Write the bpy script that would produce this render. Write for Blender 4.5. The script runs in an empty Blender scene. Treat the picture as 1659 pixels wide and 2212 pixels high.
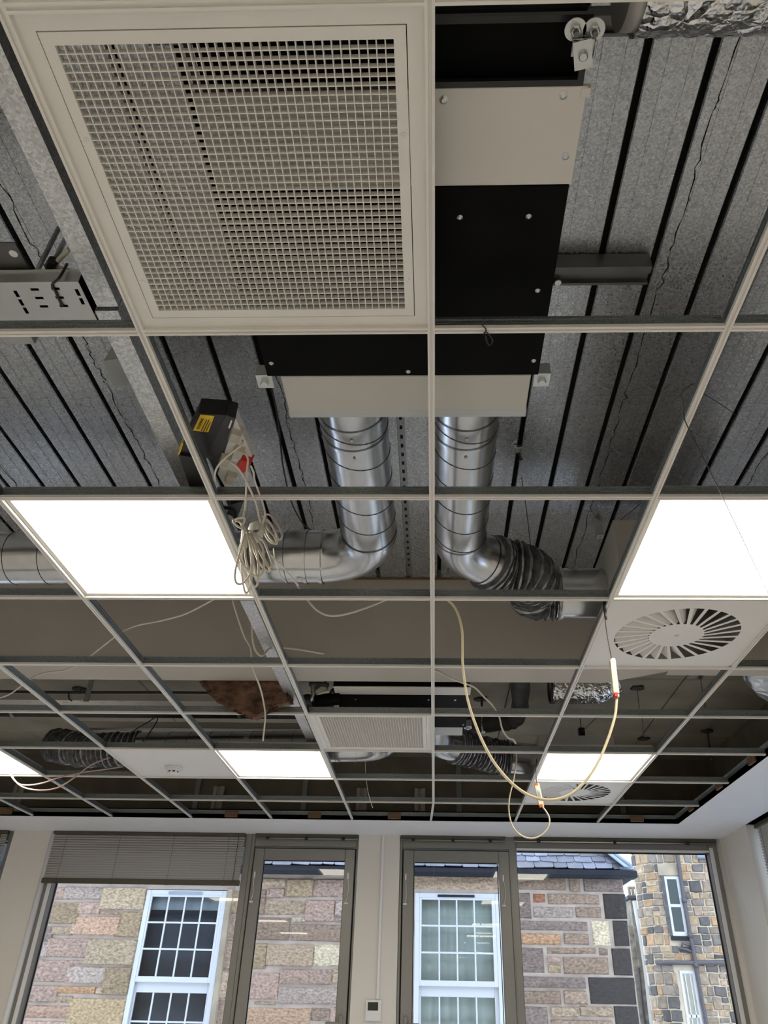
import bpy, bmesh, math, random
import numpy as np
from mathutils import Matrix, Vector

random.seed(7)
SC = bpy.context.scene
COL = SC.collection
H = 2.75                       # height of the suspended ceiling above the floor; builders below use z relative to it

# ------------------------------------------------------------------ camera, sky, exposure
FPX, YAW, PITCH, ROLL = 1609.68832, -0.0361231661, 0.584838174, 0.0197454735
CAM = np.array([0.00641914880, -0.463157529, -1.15611345])
PPX, PPY = 60.2125513, 6.82802426
cy_, sy_, cp_, sp_ = math.cos(YAW), math.sin(YAW), math.cos(PITCH), math.sin(PITCH)
FW = np.array([sy_*cp_, cy_*cp_, sp_]); R0 = np.array([cy_, -sy_, 0.0]); U0 = np.cross(R0, FW)
RT = math.cos(ROLL)*R0 + math.sin(ROLL)*U0
UP = -math.sin(ROLL)*R0 + math.cos(ROLL)*U0
cam_data = bpy.data.cameras.new('camera')
cam = bpy.data.objects.new('camera', cam_data); COL.objects.link(cam)
cam.matrix_world = Matrix(((RT[0], UP[0], -FW[0], CAM[0]), (RT[1], UP[1], -FW[1], CAM[1]),
                           (RT[2], UP[2], -FW[2], CAM[2]+H), (0, 0, 0, 1)))
cam_data.sensor_fit = 'VERTICAL'; cam_data.sensor_height = 36.0
cam_data.lens = FPX*36.0/2212
cam_data.shift_x = -PPX/2212; cam_data.shift_y = PPY/2212
cam_data.clip_start = 0.02; cam_data.clip_end = 300
SC.camera = cam

world = bpy.data.worlds.new('overcast_sky'); SC.world = world; world.use_nodes = True
wn = world.node_tree.nodes['Background']
wn.inputs[0].default_value = (0.72, 0.87, 1.16, 1); wn.inputs[1].default_value = 4.2
SC.view_settings.view_transform = 'Standard'; SC.view_settings.look = 'None'
SC.view_settings.gamma = 1.0; SC.view_settings.use_curve_mapping = False
SC.view_settings.exposure = 0.0
LED = 15.0
SC.cycles.max_bounces = 10; SC.cycles.transparent_max_bounces = 16
SC.cycles.sample_clamp_indirect = 4.0
SC.cycles.use_denoising = True


def _ray(u, v):
    return (u-829.5-PPX)/FPX*RT - (v-1106-PPY)/FPX*UP + FW
def Zp(u, v, z=0.0):
    d = _ray(u, v); return tuple(CAM + d*((z-CAM[2])/d[2]))
def Yp(u, v, y):
    d = _ray(u, v); return tuple(CAM + d*((y-CAM[1])/d[1]))
def Xp(u, v, x):
    d = _ray(u, v); return tuple(CAM + d*((x-CAM[0])/d[0]))

# ------------------------------------------------------------------ mesh builder
class MB:
    def __init__(s): s.v = []; s.f = []; s.m = []; s.s = []
    def add(s, vs, fs, mat=0, smooth=False):
        b = len(s.v); s.v += [tuple(p) for p in vs]
        for f in fs:
            s.f.append([b+i for i in f]); s.m.append(mat); s.s.append(smooth)
        return s
    def box(s, x0, x1, y0, y1, z0, z1, mat=0):
        return s.add([(x0,y0,z0),(x1,y0,z0),(x1,y1,z0),(x0,y1,z0),(x0,y0,z1),(x1,y0,z1),(x1,y1,z1),(x0,y1,z1)],
                     [(0,3,2,1),(4,5,6,7),(0,1,5,4),(1,2,6,5),(2,3,7,6),(3,0,4,7)], mat)
    def obox(s, c, ax, hx, hy, hz, mat=0):
        c = np.array(c); a, b, d = [np.array(q, float) for q in ax]
        vs = [c + a*i*hx + b*j*hy + d*k*hz for k in (-1,1) for (i,j) in ((-1,-1),(1,-1),(1,1),(-1,1))]
        return s.add(vs, [(0,3,2,1),(4,5,6,7),(0,1,5,4),(1,2,6,5),(2,3,7,6),(3,0,4,7)], mat)
    def bbox(s, x0, x1, y0, y1, z0, z1, b, mat=0):
        """box with chamfered edges on all sides"""
        bm = bmesh.new(); bmesh.ops.create_cube(bm, size=1.0)
        for v in bm.verts:
            v.co = Vector((x0+(v.co.x+.5)*(x1-x0), y0+(v.co.y+.5)*(y1-y0), z0+(v.co.z+.5)*(z1-z0)))
        bmesh.ops.bevel(bm, geom=bm.edges[:], offset=b, segments=1, affect='EDGES', profile=.5)
        bm.verts.index_update()
        s.add([v.co[:] for v in bm.verts], [[v.index for v in f.verts] for f in bm.faces], mat); bm.free(); return s
    def prism(s, poly, a, b, axis, mat=0, matfn=None):
        """closed polygon (p,q) extruded from a to b along axis 'x','y' or 'z'"""
        n = len(poly)
        def P(p, t):
            return {'x': (t, p[0], p[1]), 'y': (p[0], t, p[1]), 'z': (p[0], p[1], t)}[axis]
        vs = [P(p, a) for p in poly] + [P(p, b) for p in poly]
        ar = sum(poly[i][0]*poly[(i+1)%n][1]-poly[(i+1)%n][0]*poly[i][1] for i in range(n))
        flip = (ar > 0) == (axis != 'y')
        base = len(s.v); s.v += vs
        for i in range(n):
            j = (i+1) % n; f = [i, j, n+j, n+i]
            if not flip: f = f[::-1]
            s.f.append([base+k for k in f]); s.m.append(matfn(poly[i], poly[j]) if matfn else mat); s.s.append(False)
        c0 = list(range(n)); c1 = list(range(n, 2*n))
        if flip: c0 = c0[::-1]
        else: c1 = c1[::-1]
        for c in (c0, c1): s.f.append([base+k for k in c]); s.m.append(mat); s.s.append(False)
        return s
    def tube(s, pts, r, n=8, mat=0, cap=True, smooth=True, rfn=None):
        P = [np.array(p, float) for p in pts]; m = len(P)
        T = []
        for i in range(m):
            t = P[min(i+1, m-1)] - P[max(i-1, 0)]; T.append(t/(np.linalg.norm(t)+1e-12))
        up = np.array([0, 0, 1.0]) if abs(T[0][2]) < .9 else np.array([1.0, 0, 0])
        N = np.cross(T[0], up); N /= np.linalg.norm(N)
        base = len(s.v)
        for i in range(m):
            N = N - T[i]*np.dot(N, T[i]); N /= np.linalg.norm(N); B = np.cross(T[i], N)
            rr = rfn(i, m) if rfn else r
            for k in range(n):
                a = 2*math.pi*k/n
                q = rr(a) if callable(rr) else rr
                s.v.append(tuple(P[i] + (N*math.cos(a) + B*math.sin(a))*q))
        for i in range(m-1):
            for k in range(n):
                k2 = (k+1) % n
                s.f.append([base+i*n+k, base+i*n+k2, base+(i+1)*n+k2, base+(i+1)*n+k]); s.m.append(mat); s.s.append(smooth)
        if cap:
            s.f.append([base+k for k in range(n)][::-1]); s.m.append(mat); s.s.append(False)
            s.f.append([base+(m-1)*n+k for k in range(n)]); s.m.append(mat); s.s.append(False)
        return s
    def lathe(s, c, prof, n=24, axis='z', mat=0, smooth=False, a0=0, a1=2*math.pi):
        """profile (r, t) revolved about an axis through c"""
        base = len(s.v); m = len(prof); full = abs(a1-a0-2*math.pi) < 1e-6; nn = n if full else n+1
        for k in range(nn):
            a = a0+(a1-a0)*k/n
            for r, t in prof:
                x, y = r*math.cos(a), r*math.sin(a)
                s.v.append({'z': (c[0]+x, c[1]+y, c[2]+t), 'y': (c[0]+x, c[1]+t, c[2]+y), 'x': (c[0]+t, c[1]+x, c[2]+y)}[axis])
        for k in range(n):
            k2 = (k+1) % nn
            for i in range(m-1):
                s.f.append([base+k*m+i, base+k2*m+i, base+k2*m+i+1, base+k*m+i+1]); s.m.append(mat); s.s.append(smooth)
        return s
    def mesh(s, name, mats, org=(0, 0, 0)):
        me = bpy.data.meshes.new(name)
        o = np.array(org)
        me.from_pydata([tuple(np.array(p)-o) for p in s.v], [], s.f)
        for m in mats: me.materials.append(m)
        me.polygons.foreach_set('material_index', s.m); me.polygons.foreach_set('use_smooth', s.s)
        me.update()
        return me

def smooth_path(pts, k=6, closed=False):
    P = [np.array(p, float) for p in pts]; out = []; n = len(P)
    for i in range(n-1):
        p0, p1, p2, p3 = P[max(i-1, 0)], P[i], P[i+1], P[min(i+2, n-1)]
        for j in range(k):
            t = j/k
            out.append(.5*((2*p1)+(-p0+p2)*t+(2*p0-5*p1+4*p2-p3)*t*t+(-p0+3*p1-3*p2+p3)*t**3))
    out.append(P[-1]); return out

ORG = {}
def thing(name, label, cat, loc=(0, 0, 0), group=None, kind=None):
    o = bpy.data.objects.new(name, None); COL.objects.link(o)
    o.empty_display_size = .05
    o.location = (loc[0], loc[1], loc[2]+H); ORG[o.name] = tuple(loc)
    if kind: o['kind'] = kind
    else: o['category'] = cat
    if label: o['label'] = label
    if group: o['group'] = group
    return o
def part(name, mb, mats, parent=None, label=None, color=None, stuff=False):
    if not isinstance(mats, (list, tuple)): mats = [mats]
    org = ORG[parent.name] if parent else (0, 0, 0)
    o = bpy.data.objects.new(name, mb.mesh(name, mats, org)); COL.objects.link(o)
    if parent: o.parent = parent; ORG[o.name] = org
    else: o.location = (0, 0, H)
    if label: o['label'] = label
    if color: o.color = color
    if stuff: o['kind'] = 'stuff'
    return o
def solo(name, mb, mats, label, cat, group=None, kind=None, org=None):
    """a thing that is one mesh, its origin at org (or its first vertex)"""
    if not isinstance(mats, (list, tuple)): mats = [mats]
    org = org or mb.v[0]
    o = bpy.data.objects.new(name, mb.mesh(name, mats, org)); COL.objects.link(o)
    o.location = (org[0], org[1], org[2]+H); ORG[o.name] = tuple(org)
    if kind: o['kind'] = kind
    else: o['category'] = cat
    o['label'] = label
    if group: o['group'] = group
    return o
def clone_part(src, parent, loc, rot=None, name=None):
    """copy of a part (shared mesh) at an offset in its parent's frame"""
    c = src.copy(); COL.objects.link(c); c.parent = parent; c.location = loc
    if rot: c.rotation_euler = rot
    if name: c.name = name
    return c
def copy_tree(o, parent=None):
    c = o.copy(); COL.objects.link(c)
    if parent: c.parent = parent
    for ch in list(o.children): copy_tree(ch, c)
    return c
def copy_thing(o, delta, label, group=None):
    c = copy_tree(o); c.location = o.location + Vector(delta); c['label'] = label
    ORG[c.name] = tuple(np.array(ORG[o.name])+np.array(delta))
    if group: c['group'] = group
    return c

# ------------------------------------------------------------------ materials
def mat(name, col, rough=.5, metal=0.0, noise=0.0, nscale=20.0, bump=0.0, bscale=60.0, spec=.5, emit=None, col2=None, stretch=None, tint=False, detail=4.0):
    m = bpy.data.materials.new(name); m.use_nodes = True
    nt = m.node_tree; b = nt.nodes['Principled BSDF']
    b.inputs['Base Color'].default_value = (*col, 1); b.inputs['Roughness'].default_value = rough
    b.inputs['Metallic'].default_value = metal; b.inputs['Specular IOR Level'].default_value = spec
    if noise or bump or tint or col2:
        tc = nt.nodes.new('ShaderNodeTexCoord'); src = tc.outputs['Object']
        if stretch:
            mp = nt.nodes.new('ShaderNodeMapping'); mp.inputs['Scale'].default_value = stretch
            nt.links.new(src, mp.inputs[0]); src = mp.outputs[0]
        out = None
        if noise or col2:
            t = nt.nodes.new('ShaderNodeTexNoise'); t.inputs['Scale'].default_value = nscale; t.inputs['Detail'].default_value = detail
            nt.links.new(src, t.inputs[0])
            r = nt.nodes.new('ShaderNodeValToRGB'); nt.links.new(t.outputs[0], r.inputs[0])
            c2 = col2 or tuple(c*(1+noise) for c in col); c1 = col if col2 else tuple(c*(1-noise) for c in col)
            r.color_ramp.elements[0].position = .3; r.color_ramp.elements[1].position = .7
            r.color_ramp.elements[0].color = (*c1, 1); r.color_ramp.elements[1].color = (*c2, 1)
            out = r.outputs[0]
        if tint:
            oi = nt.nodes.new('ShaderNodeObjectInfo')
            if out is not None:
                mx = nt.nodes.new('ShaderNodeMix'); mx.data_type = 'RGBA'; mx.blend_type = 'MULTIPLY'; mx.inputs[0].default_value = 1
                nt.links.new(out, mx.inputs[6]); nt.links.new(oi.outputs['Color'], mx.inputs[7]); out = mx.outputs[2]
            else: out = oi.outputs['Color']
        if out is not None: nt.links.new(out, b.inputs['Base Color'])
        if bump:
            t2 = nt.nodes.new('ShaderNodeTexNoise'); t2.inputs['Scale'].default_value = bscale; t2.inputs['Detail'].default_value = 5
            nt.links.new(src, t2.inputs[0])
            bp = nt.nodes.new('ShaderNodeBump'); bp.inputs['Strength'].default_value = bump; bp.inputs['Distance'].default_value = .01
            nt.links.new(t2.outputs[0], bp.inputs['Height']); nt.links.new(bp.outputs[0], b.inputs['Normal'])
    if emit:
        b.inputs['Emission Color'].default_value = (*emit[0], 1); b.inputs['Emission Strength'].default_value = emit[1]
    return m

def galvanised(name, base, var, rough, scale=260.0, bump=.12, streak=None):
    """zinc coated steel: small crystalline spangle from a voronoi cell colour"""
    m = bpy.data.materials.new(name); m.use_nodes = True
    nt = m.node_tree; b = nt.nodes['Principled BSDF']; L = nt.links
    tc = nt.nodes.new('ShaderNodeTexCoord')
    mp = nt.nodes.new('ShaderNodeMapping'); L.new(tc.outputs['Object'], mp.inputs[0])
    if streak: mp.inputs['Scale'].default_value = streak
    v = nt.nodes.new('ShaderNodeTexVoronoi'); v.inputs['Scale'].default_value = scale; L.new(mp.outputs[0], v.inputs[0])
    n = nt.nodes.new('ShaderNodeTexNoise'); n.inputs['Scale'].default_value = 3.0; n.inputs['Detail'].default_value = 5; L.new(tc.outputs['Object'], n.inputs[0])
    sep = nt.nodes.new('ShaderNodeSeparateColor'); L.new(v.outputs['Color'], sep.inputs[0])
    ad = nt.nodes.new('ShaderNodeMath'); ad.operation = 'MULTIPLY_ADD'; ad.inputs[1].default_value = .75; L.new(sep.outputs[0], ad.inputs[0])
    ml = nt.nodes.new('ShaderNodeMath'); ml.operation = 'MULTIPLY'; ml.inputs[1].default_value = .35; L.new(n.outputs[0], ml.inputs[0]); L.new(ml.outputs[0], ad.inputs[2])
    r = nt.nodes.new('ShaderNodeValToRGB'); L.new(ad.outputs[0], r.inputs[0])
    r.color_ramp.elements[0].color = (*[c*(1-var) for c in base], 1); r.color_ramp.elements[1].color = (*[min(1, c*(1+var)) for c in base], 1)
    L.new(r.outputs[0], b.inputs['Base Color'])
    rr = nt.nodes.new('ShaderNodeMapRange'); rr.inputs['To Min'].default_value = rough-.12; rr.inputs['To Max'].default_value = rough+.12
    L.new(sep.outputs[1], rr.inputs[0]); L.new(rr.outputs[0], b.inputs['Roughness'])
    b.inputs['Metallic'].default_value = .9
    if bump:
        bp = nt.nodes.new('ShaderNodeBump'); bp.inputs['Strength'].default_value = bump; bp.inputs['Distance'].default_value = .002
        L.new(sep.outputs[2], bp.inputs['Height']); L.new(bp.outputs[0], b.inputs['Normal'])
    return m

def glass_mat(name, tint=(1, 1, 1), ior=1.45):
    m = bpy.data.materials.new(name); m.use_nodes = True; nt = m.node_tree
    for n in list(nt.nodes): nt.nodes.remove(n)
    o = nt.nodes.new('ShaderNodeOutputMaterial'); mix = nt.nodes.new('ShaderNodeMixShader')
    fr = nt.nodes.new('ShaderNodeFresnel'); fr.inputs[0].default_value = ior
    t = nt.nodes.new('ShaderNodeBsdfTransparent'); t.inputs[0].default_value = (*tint, 1)
    g = nt.nodes.new('ShaderNodeBsdfGlossy'); g.inputs['Roughness'].default_value = .0
    nt.links.new(fr.outputs[0], mix.inputs[0]); nt.links.new(t.outputs[0], mix.inputs[1]); nt.links.new(g.outputs[0], mix.inputs[2])
    nt.links.new(mix.outputs[0], o.inputs[0]); return m

def crumple(name, base, rough=.22, scale=45.0, strength=.9):
    m = bpy.data.materials.new(name); m.use_nodes = True; nt = m.node_tree; L = nt.links
    b = nt.nodes['Principled BSDF']; b.inputs['Base Color'].default_value = (*base, 1); b.inputs['Metallic'].default_value = 1; b.inputs['Roughness'].default_value = rough
    tc = nt.nodes.new('ShaderNodeTexCoord'); v = nt.nodes.new('ShaderNodeTexVoronoi'); v.feature = 'DISTANCE_TO_EDGE'; v.inputs['Scale'].default_value = scale
    n = nt.nodes.new('ShaderNodeTexNoise'); n.inputs['Scale'].default_value = scale*.8; n.inputs['Detail'].default_value = 3
    mx = nt.nodes.new('ShaderNodeVectorMath'); mx.operation = 'MULTIPLY_ADD'; mx.inputs[1].default_value = (.06, .06, .06)
    L.new(tc.outputs['Object'], n.inputs[0]); L.new(n.outputs['Color'], mx.inputs[0]); L.new(tc.outputs['Object'], mx.inputs[2]); L.new(mx.outputs[0], v.inputs[0])
    bp = nt.nodes.new('ShaderNodeBump'); bp.inputs['Strength'].default_value = strength; bp.inputs['Distance'].default_value = .02
    L.new(v.outputs['Distance'], bp.inputs['Height']); L.new(bp.outputs[0], b.inputs['Normal']); return m

M = {}
M['white'] = mat('white_powder_coat', (.80, .775, .735), .45, noise=.02, nscale=8)
M['tile'] = mat('white_metal_tile', (.82, .80, .78), .5, noise=.015, nscale=5)
M['plaster'] = mat('white_emulsion', (.85, .855, .90), .8, noise=.02, nscale=3, bump=.02, bscale=200)
M['wall'] = mat('warm_white_wall_paint', (.74, .71, .66), .8, noise=.02, nscale=2, bump=.03, bscale=160)
M['board'] = mat('grey_beige_fire_board', (.50, .46, .41), .8, noise=.05, nscale=2.5)
M['galv'] = galvanised('galvanised_deck', (.48, .50, .53), .34, .36, 250, .12)
M['galv_stud'] = galvanised('galvanised_channel_steel', (.60, .61, .62), .30, .45, 200, .12)
M['galv_tee'] = galvanised('galvanised_tee_web', (.30, .33, .335), .25, .42, 300, .08)
M['duct'] = mat('spiral_duct_steel', (.66, .67, .685), .24, 1.0, noise=.05, nscale=30, bump=.02, bscale=14)
M['zinc'] = mat('zinc_plated_steel', (.60, .62, .62), .3, 1.0)
M['steel'] = mat('tray_steel', (.52, .53, .52), .42, .85, noise=.06, nscale=5)
M['unistrut'] = mat('dull_strut_steel', (.16, .16, .16), .5, .8, noise=.12, nscale=12)
M['black'] = mat('black_insulation_facing', (.003, .003, .0035), .6, spec=.08, noise=.3, nscale=9)
M['black_pl'] = mat('black_plastic', (.012, .012, .013), .42)
M['panel'] = mat('grey_white_sheet_metal', (.66, .63, .59), .42, .15, noise=.03, nscale=5)
M['plenum'] = mat('pale_grey_sheet_metal', (.55, .53, .49), .45, .2, noise=.03, nscale=6)
M['foil'] = crumple('crumpled_foil', (.82, .82, .82), .2, 24, .7)
M['foil2'] = crumple('smooth_foil', (.62, .64, .66), .3, 14, .5)
M['flex'] = mat('charcoal_hose_fabric', (.10, .10, .108), .45, .2, noise=.45, nscale=40)  # dark folds and pale ridges put the pleat shading into the hose colour
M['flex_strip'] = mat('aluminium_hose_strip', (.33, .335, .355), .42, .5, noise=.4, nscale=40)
M['concrete'] = mat('concrete_slab', (.30, .27, .21), .9, col2=(.46, .43, .36), nscale=2.2, bump=.08, bscale=40)
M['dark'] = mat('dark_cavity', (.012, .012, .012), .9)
M['upstand'] = mat('dark_perimeter_board', (.19, .17, .135), .9, noise=.2, nscale=4)
M['lag'] = mat('dark_lagging', (.05, .05, .05), .7, noise=.35, nscale=14, bump=.3, bscale=30)
M['led'] = mat('lit_diffuser', (.9, .9, .88), .5, emit=((1.0, .925, .79), LED))
M['cable'] = mat('white_pvc_cable', (.66, .61, .52), .45)
M['cream'] = mat('cream_pvc_cable', (.75, .66, .46), .42)
M['driver'] = mat('ivory_driver_case', (.80, .72, .52), .45)
M['orange'] = mat('orange_plastic', (.75, .12, .03), .45)
M['redp'] = mat('red_plastic', (.55, .02, .02), .4)
M['pinkcable'] = mat('pale_pink_cable', (.45, .27, .23), .5, col2=(.60, .52, .46), nscale=3)
M['yellow'] = mat('yellow_label', (.80, .52, .02), .5)
M['ink'] = mat('black_ink', (.01, .01, .01), .6)
M['socket'] = mat('white_socket_plastic', (.62, .61, .58), .4)
M['plug'] = mat('grey_plug_plastic', (.48, .45, .38), .45)
M['wool'] = mat('brown_mineral_wool', (.05, .026, .018), 1.0, col2=(.27, .15, .095), nscale=16, bump=1.0, bscale=70, detail=10, stretch=(1, 1, 1.8))
M['wood'] = mat('brown_timber', (.15, .085, .045), .8, noise=.3, nscale=9)
M['wire'] = mat('dark_wire', (.04, .04, .045), .5, .4)
M['frame'] = mat('olive_grey_aluminium', (.25, .245, .23), .38, .3, noise=.03, nscale=4)
M['gasket'] = mat('black_gasket', (.012, .012, .015), .6)
M['bead'] = mat('white_upvc', (.78, .78, .80), .35)
M['glass'] = glass_mat('window_glass', (.97, .985, .98), 1.36)
M['slat'] = mat('taupe_blind_slat', (.42, .40, .375), .40, .15)
M['rail'] = mat('bronze_blind_rail', (.085, .075, .055), .45, .2)
M['carpet'] = mat('grey_floor', (.56, .55, .53), .95, noise=.12, nscale=60)
M['lcd'] = mat('dark_lcd', (.012, .02, .012), .25)
# outside
M['stone'] = mat('rock_faced_sandstone', (.36, .335, .32), .95, col2=(1.0, .96, .92), nscale=30, bump=1.0, bscale=26, tint=True, detail=10, stretch=(1, 1, 1.7))
M['rubble'] = mat('rubble_stone', (.62, .62, .62), .95, col2=(1, 1, 1), nscale=14, bump=.6, bscale=25, tint=True, detail=6)
M['mortar'] = mat('pale_lime_mortar', (.30, .235, .18), .95, noise=.15, nscale=8, bump=.3, bscale=40)
M['mortar2'] = mat('warm_lime_mortar', (.41, .33, .23), .95, noise=.12, nscale=5)
M['dressed'] = mat('dressed_sandstone', (.26, .205, .135), .9, noise=.22, nscale=4, bump=.15, bscale=30, tint=False)
M['slate'] = mat('roof_slate', (.62, .62, .62), .6, col2=(1, 1, 1), nscale=5, tint=True, bump=.12, bscale=30)
M['lead'] = mat('lead_flashing', (.22, .25, .28), .55, .2, noise=.08, nscale=4)
M['gutter'] = mat('dark_gutter', (.010, .010, .013), .65, spec=.2)
M['sash'] = mat('white_sash_paint', (.44, .43, .42), .4)
M['curtain'] = mat('pale_green_curtain', (.50, .55, .49), .9, noise=.08, nscale=1.6, stretch=(1, 1, 4))
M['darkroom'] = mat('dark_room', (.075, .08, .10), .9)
M['pipe'] = mat('painted_iron_pipe', (.055, .045, .045), .5)
M['flue'] = mat('pale_flue_pipe', (.41, .38, .33), .6)
M['paving'] = mat('pale_paving', (.50, .50, .49), .9, noise=.15, nscale=2)
M['roughwall'] = mat('distant_rubble', (.12, .10, .07), .95, col2=(.31, .255, .185), nscale=9, detail=6)

# ================================================================== THE SETTING
XL, XR, YB, YW = -4.6, 2.27, -4.9, 5.93      # left wall, right wall, rear wall, window wall (room faces)
TOP = 0.62                                    # underside of the concrete slab
def struct(name, mb, mats, parent=None): 
    o = part(name, mb, mats, parent)
    if not parent: o['kind'] = 'structure'
    return o
struct('floor', MB().box(XL-.2, XR+.6, YB-.2, YW+.2, -H-.1, -H), M['carpet'])
struct('wall_rear', MB().box(XL-.2, XR+.6, YB-.2, YB, -H, .9), M['wall'])
struct('wall_left', MB().box(XL-.2, XL, YB, YW, -H, .9), M['wall'])

# right wall: a white pier beside the window corner and, nearer, a recessed window with a blind
wr = thing('wall_right', None, None, (XR, 4, -H), kind='structure')
part('pier', MB().box(XR, XR+.4, 5.36, YW+.2, -H, .0), M['wall'], wr)
part('spandrel', MB().box(XR+.0, XR+.4, YB, 5.36, -H, -1.85), M['wall'], wr)
part('pier', MB().box(XR, XR+.4, YB, 2.6, -1.85, .0), M['wall'], wr)
part('upstand', MB().box(XR, XR+.3, YB, YW+.2, .0, .9), M['upstand'], wr)

# window wall: white piers between full-height glazing
wb = thing('wall_back', None, None, (0, YW, -H), kind='structure')
part('pier', MB().box(-3.41, -3.095, YW, YW+.22, -H, 0), M['wall'], wb)
part('pier', MB().box(-.598, -.268, YW, YW+.22, -H, 0), M['wall'], wb)
part('pier', MB().tube([(2.262, YW+.02, -H), (2.262, YW+.02, 0)], .03, 10).box(2.262, XR+.3, YW-.01, YW+.22, -H, 0), M['wall'], wb)
part('upstand', MB().box(XL, XR+.3, YW, YW+.22, .03, .9), M['upstand'], wb)
part('corner_bead', MB().tube([(-3.080, YW+.008, -H), (-3.080, YW+.008, 0)], .022, 10), M['bead'], wb, label='white rounded corner bead')

# plaster margin round the open grid, deck, beam and slab above
ce = thing('ceiling', None, None, (0, 2, 0), kind='structure')
EDGE_Y, EDGE_X = 5.352, 1.775
part('soffit_board', MB().box(XL, XR+.3, EDGE_Y, YW+.02, 0, .03), M['plaster'], ce)
part('soffit_board', MB().box(EDGE_X, XR+.12, YB, EDGE_Y, 0, .03), M['plaster'], ce)
part('soffit_board', MB().box(XL, EDGE_X, YB, -1.2, .05, .08), M['plaster'], ce)

# profiled steel deck: one pan per strip, dovetail slots left open between them
PITCH, PH = .145, .029
DZ, DTOP, DY0, DY1 = .57, .622, -1.3, 2.70
pan_src = None
k0 = int(math.floor((XL-PH)/PITCH)); k1 = int(math.ceil((XR+.2-PH)/PITCH))
w = PITCH
prof = [(.008, DZ+.004), (.011, DZ), (.045, DZ), (.0455, DZ+.0015), (.0475, DZ+.0015), (.048, DZ), (w-.048, DZ), (w-.0475, DZ+.0015), (w-.0455, DZ+.0015), (w-.045, DZ),
        (w-.011, DZ), (w-.008, DZ+.004), (w-.022, DTOP), (.022, DTOP)]
for k in range(k0, k1):
    x = PH+k*PITCH
    if pan_src is None:
        pan_src = part('deck_pan', MB().prism(prof, DY0, DY1, 'y'), M['galv'], ce); kp = k
        pan_src.location.x = x
    else:
        clone_part(pan_src, ce, (x, 0, 0))
# crimped side-lap seams: a ragged dark lip on every third pan
rs = random.Random(3)
for k in range(k0, k1):
    if k % 4 == 0:
        x = PH+k*PITCH+PITCH*.28; pts = []; y = DY0
        while y < DY1-.05:
            pts.append((x+rs.uniform(-.008, .008), y, DZ-.0006)); y += rs.choice((.008, .03, .05, .02))
        part('seam', MB().tube(pts, .0012, 4, rfn=lambda i, m: .0005+.0016*((i*7) % 5)/4), M['dark'], ce)
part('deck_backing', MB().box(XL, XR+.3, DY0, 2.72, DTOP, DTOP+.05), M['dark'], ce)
part('deck_end_trim', MB().box(XL, XR+.2, 2.685, 2.70, DZ-.004, DZ), M['wood'], ce)
# boarded downstand beam, bottom at .12
part('downstand_beam', MB().box(XL, .80, 2.70, 2.875, .12, .95).add(
     [(.80, 2.70, .12), (1.10, 2.70, .12), (.80, 2.875, .12), (.80, 2.70, .95), (1.10, 2.70, .95), (.80, 2.875, .95)],
     [(0, 2, 1), (3, 4, 5), (0, 1, 4, 3), (1, 2, 5, 4)]), M['board'], ce)
part('downstand_beam', MB().box(1.06, XR+.3, 2.705, 2.80, .13, .95), M['board'], ce)
part('cover_strip', MB().box(XL, -.71, 2.688, 2.70, .12, .15), M['board'], ce)
# precast slab panels beyond the beam with open joints between them
for i, (x0, x1) in enumerate([(XL, -3.2), (-3.193, -1.95), (-1.943, -.72), (-.713, .50), (.507, 1.597), (1.606, XR+.3)]):
    for (y0, y1) in ((2.80, 4.11), (4.122, 5.28), (5.29, YW+.1)):
        part('slab_panel', MB().bbox(x0, x1, y0, y1, TOP, TOP+.16, .006), M['concrete'], ce)
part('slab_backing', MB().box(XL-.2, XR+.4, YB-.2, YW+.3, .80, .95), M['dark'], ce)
# galvanised edge channel round the opening with timber packers
part('edge_channel', MB().prism([(EDGE_Y, .0), (EDGE_Y+.012, .0), (EDGE_Y+.012, .055), (EDGE_Y-.012, .055), (EDGE_Y-.012, .052), (EDGE_Y, .052)], XL, EDGE_X+.01, 'x'), M['galv_tee'], ce)
part('edge_channel', MB().prism([(EDGE_X, .0), (EDGE_X+.012, .0), (EDGE_X+.012, .055), (EDGE_X-.012, .055), (EDGE_X-.012, .052), (EDGE_X, .052)], YB, EDGE_Y, 'y'), M['galv_tee'], ce)
for u in (500, 680, 852, 1374, 12):
    x = Yp(u, 1760, EDGE_Y)[0]
    part('packer', MB().bbox(x-.048, x+.048, EDGE_Y-.016, EDGE_Y-.001, .006, .046, .002), M['wood'], ce)
for y in (3.78, 4.35, 4.95):
    part('packer', MB().bbox(EDGE_X-.016, EDGE_X-.001, y-.05, y+.05, .006, .046, .002), M['wood'], ce)
# slotted brackets fixed on the perimeter board
for j, u in enumerate((472, 782, 907, 1480, 40)):
    x, _, z = Yp(u, 1716, YW-.01)
    z = .27
    part('wall_bracket', MB().bbox(x-.045, x-.012, YW-.03, YW-.001, z-.09, z+.09, .003).bbox(x+.012, x+.045, YW-.03, YW-.001, z-.09, z+.09, .003).box(x-.014, x+.014, YW-.012, YW-.001, z-.09, z+.09), M['upstand'] if j == 3 else M['board'], ce)
for u in (420, 655, 992, 1345):
    x = Yp(u, 1745, YW-.02)[0]
    part('wall_stud', MB().box(x-.02, x+.02, YW-.025, YW-.001, .03, TOP), M['galv_tee'], ce)
part('perimeter_rail', MB().box(XL, XR, YW-.05, YW-.001, .155, .175).box(XL, XR, YW-.05, YW-.046, .12, .175), M['dark'], ce)

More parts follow.
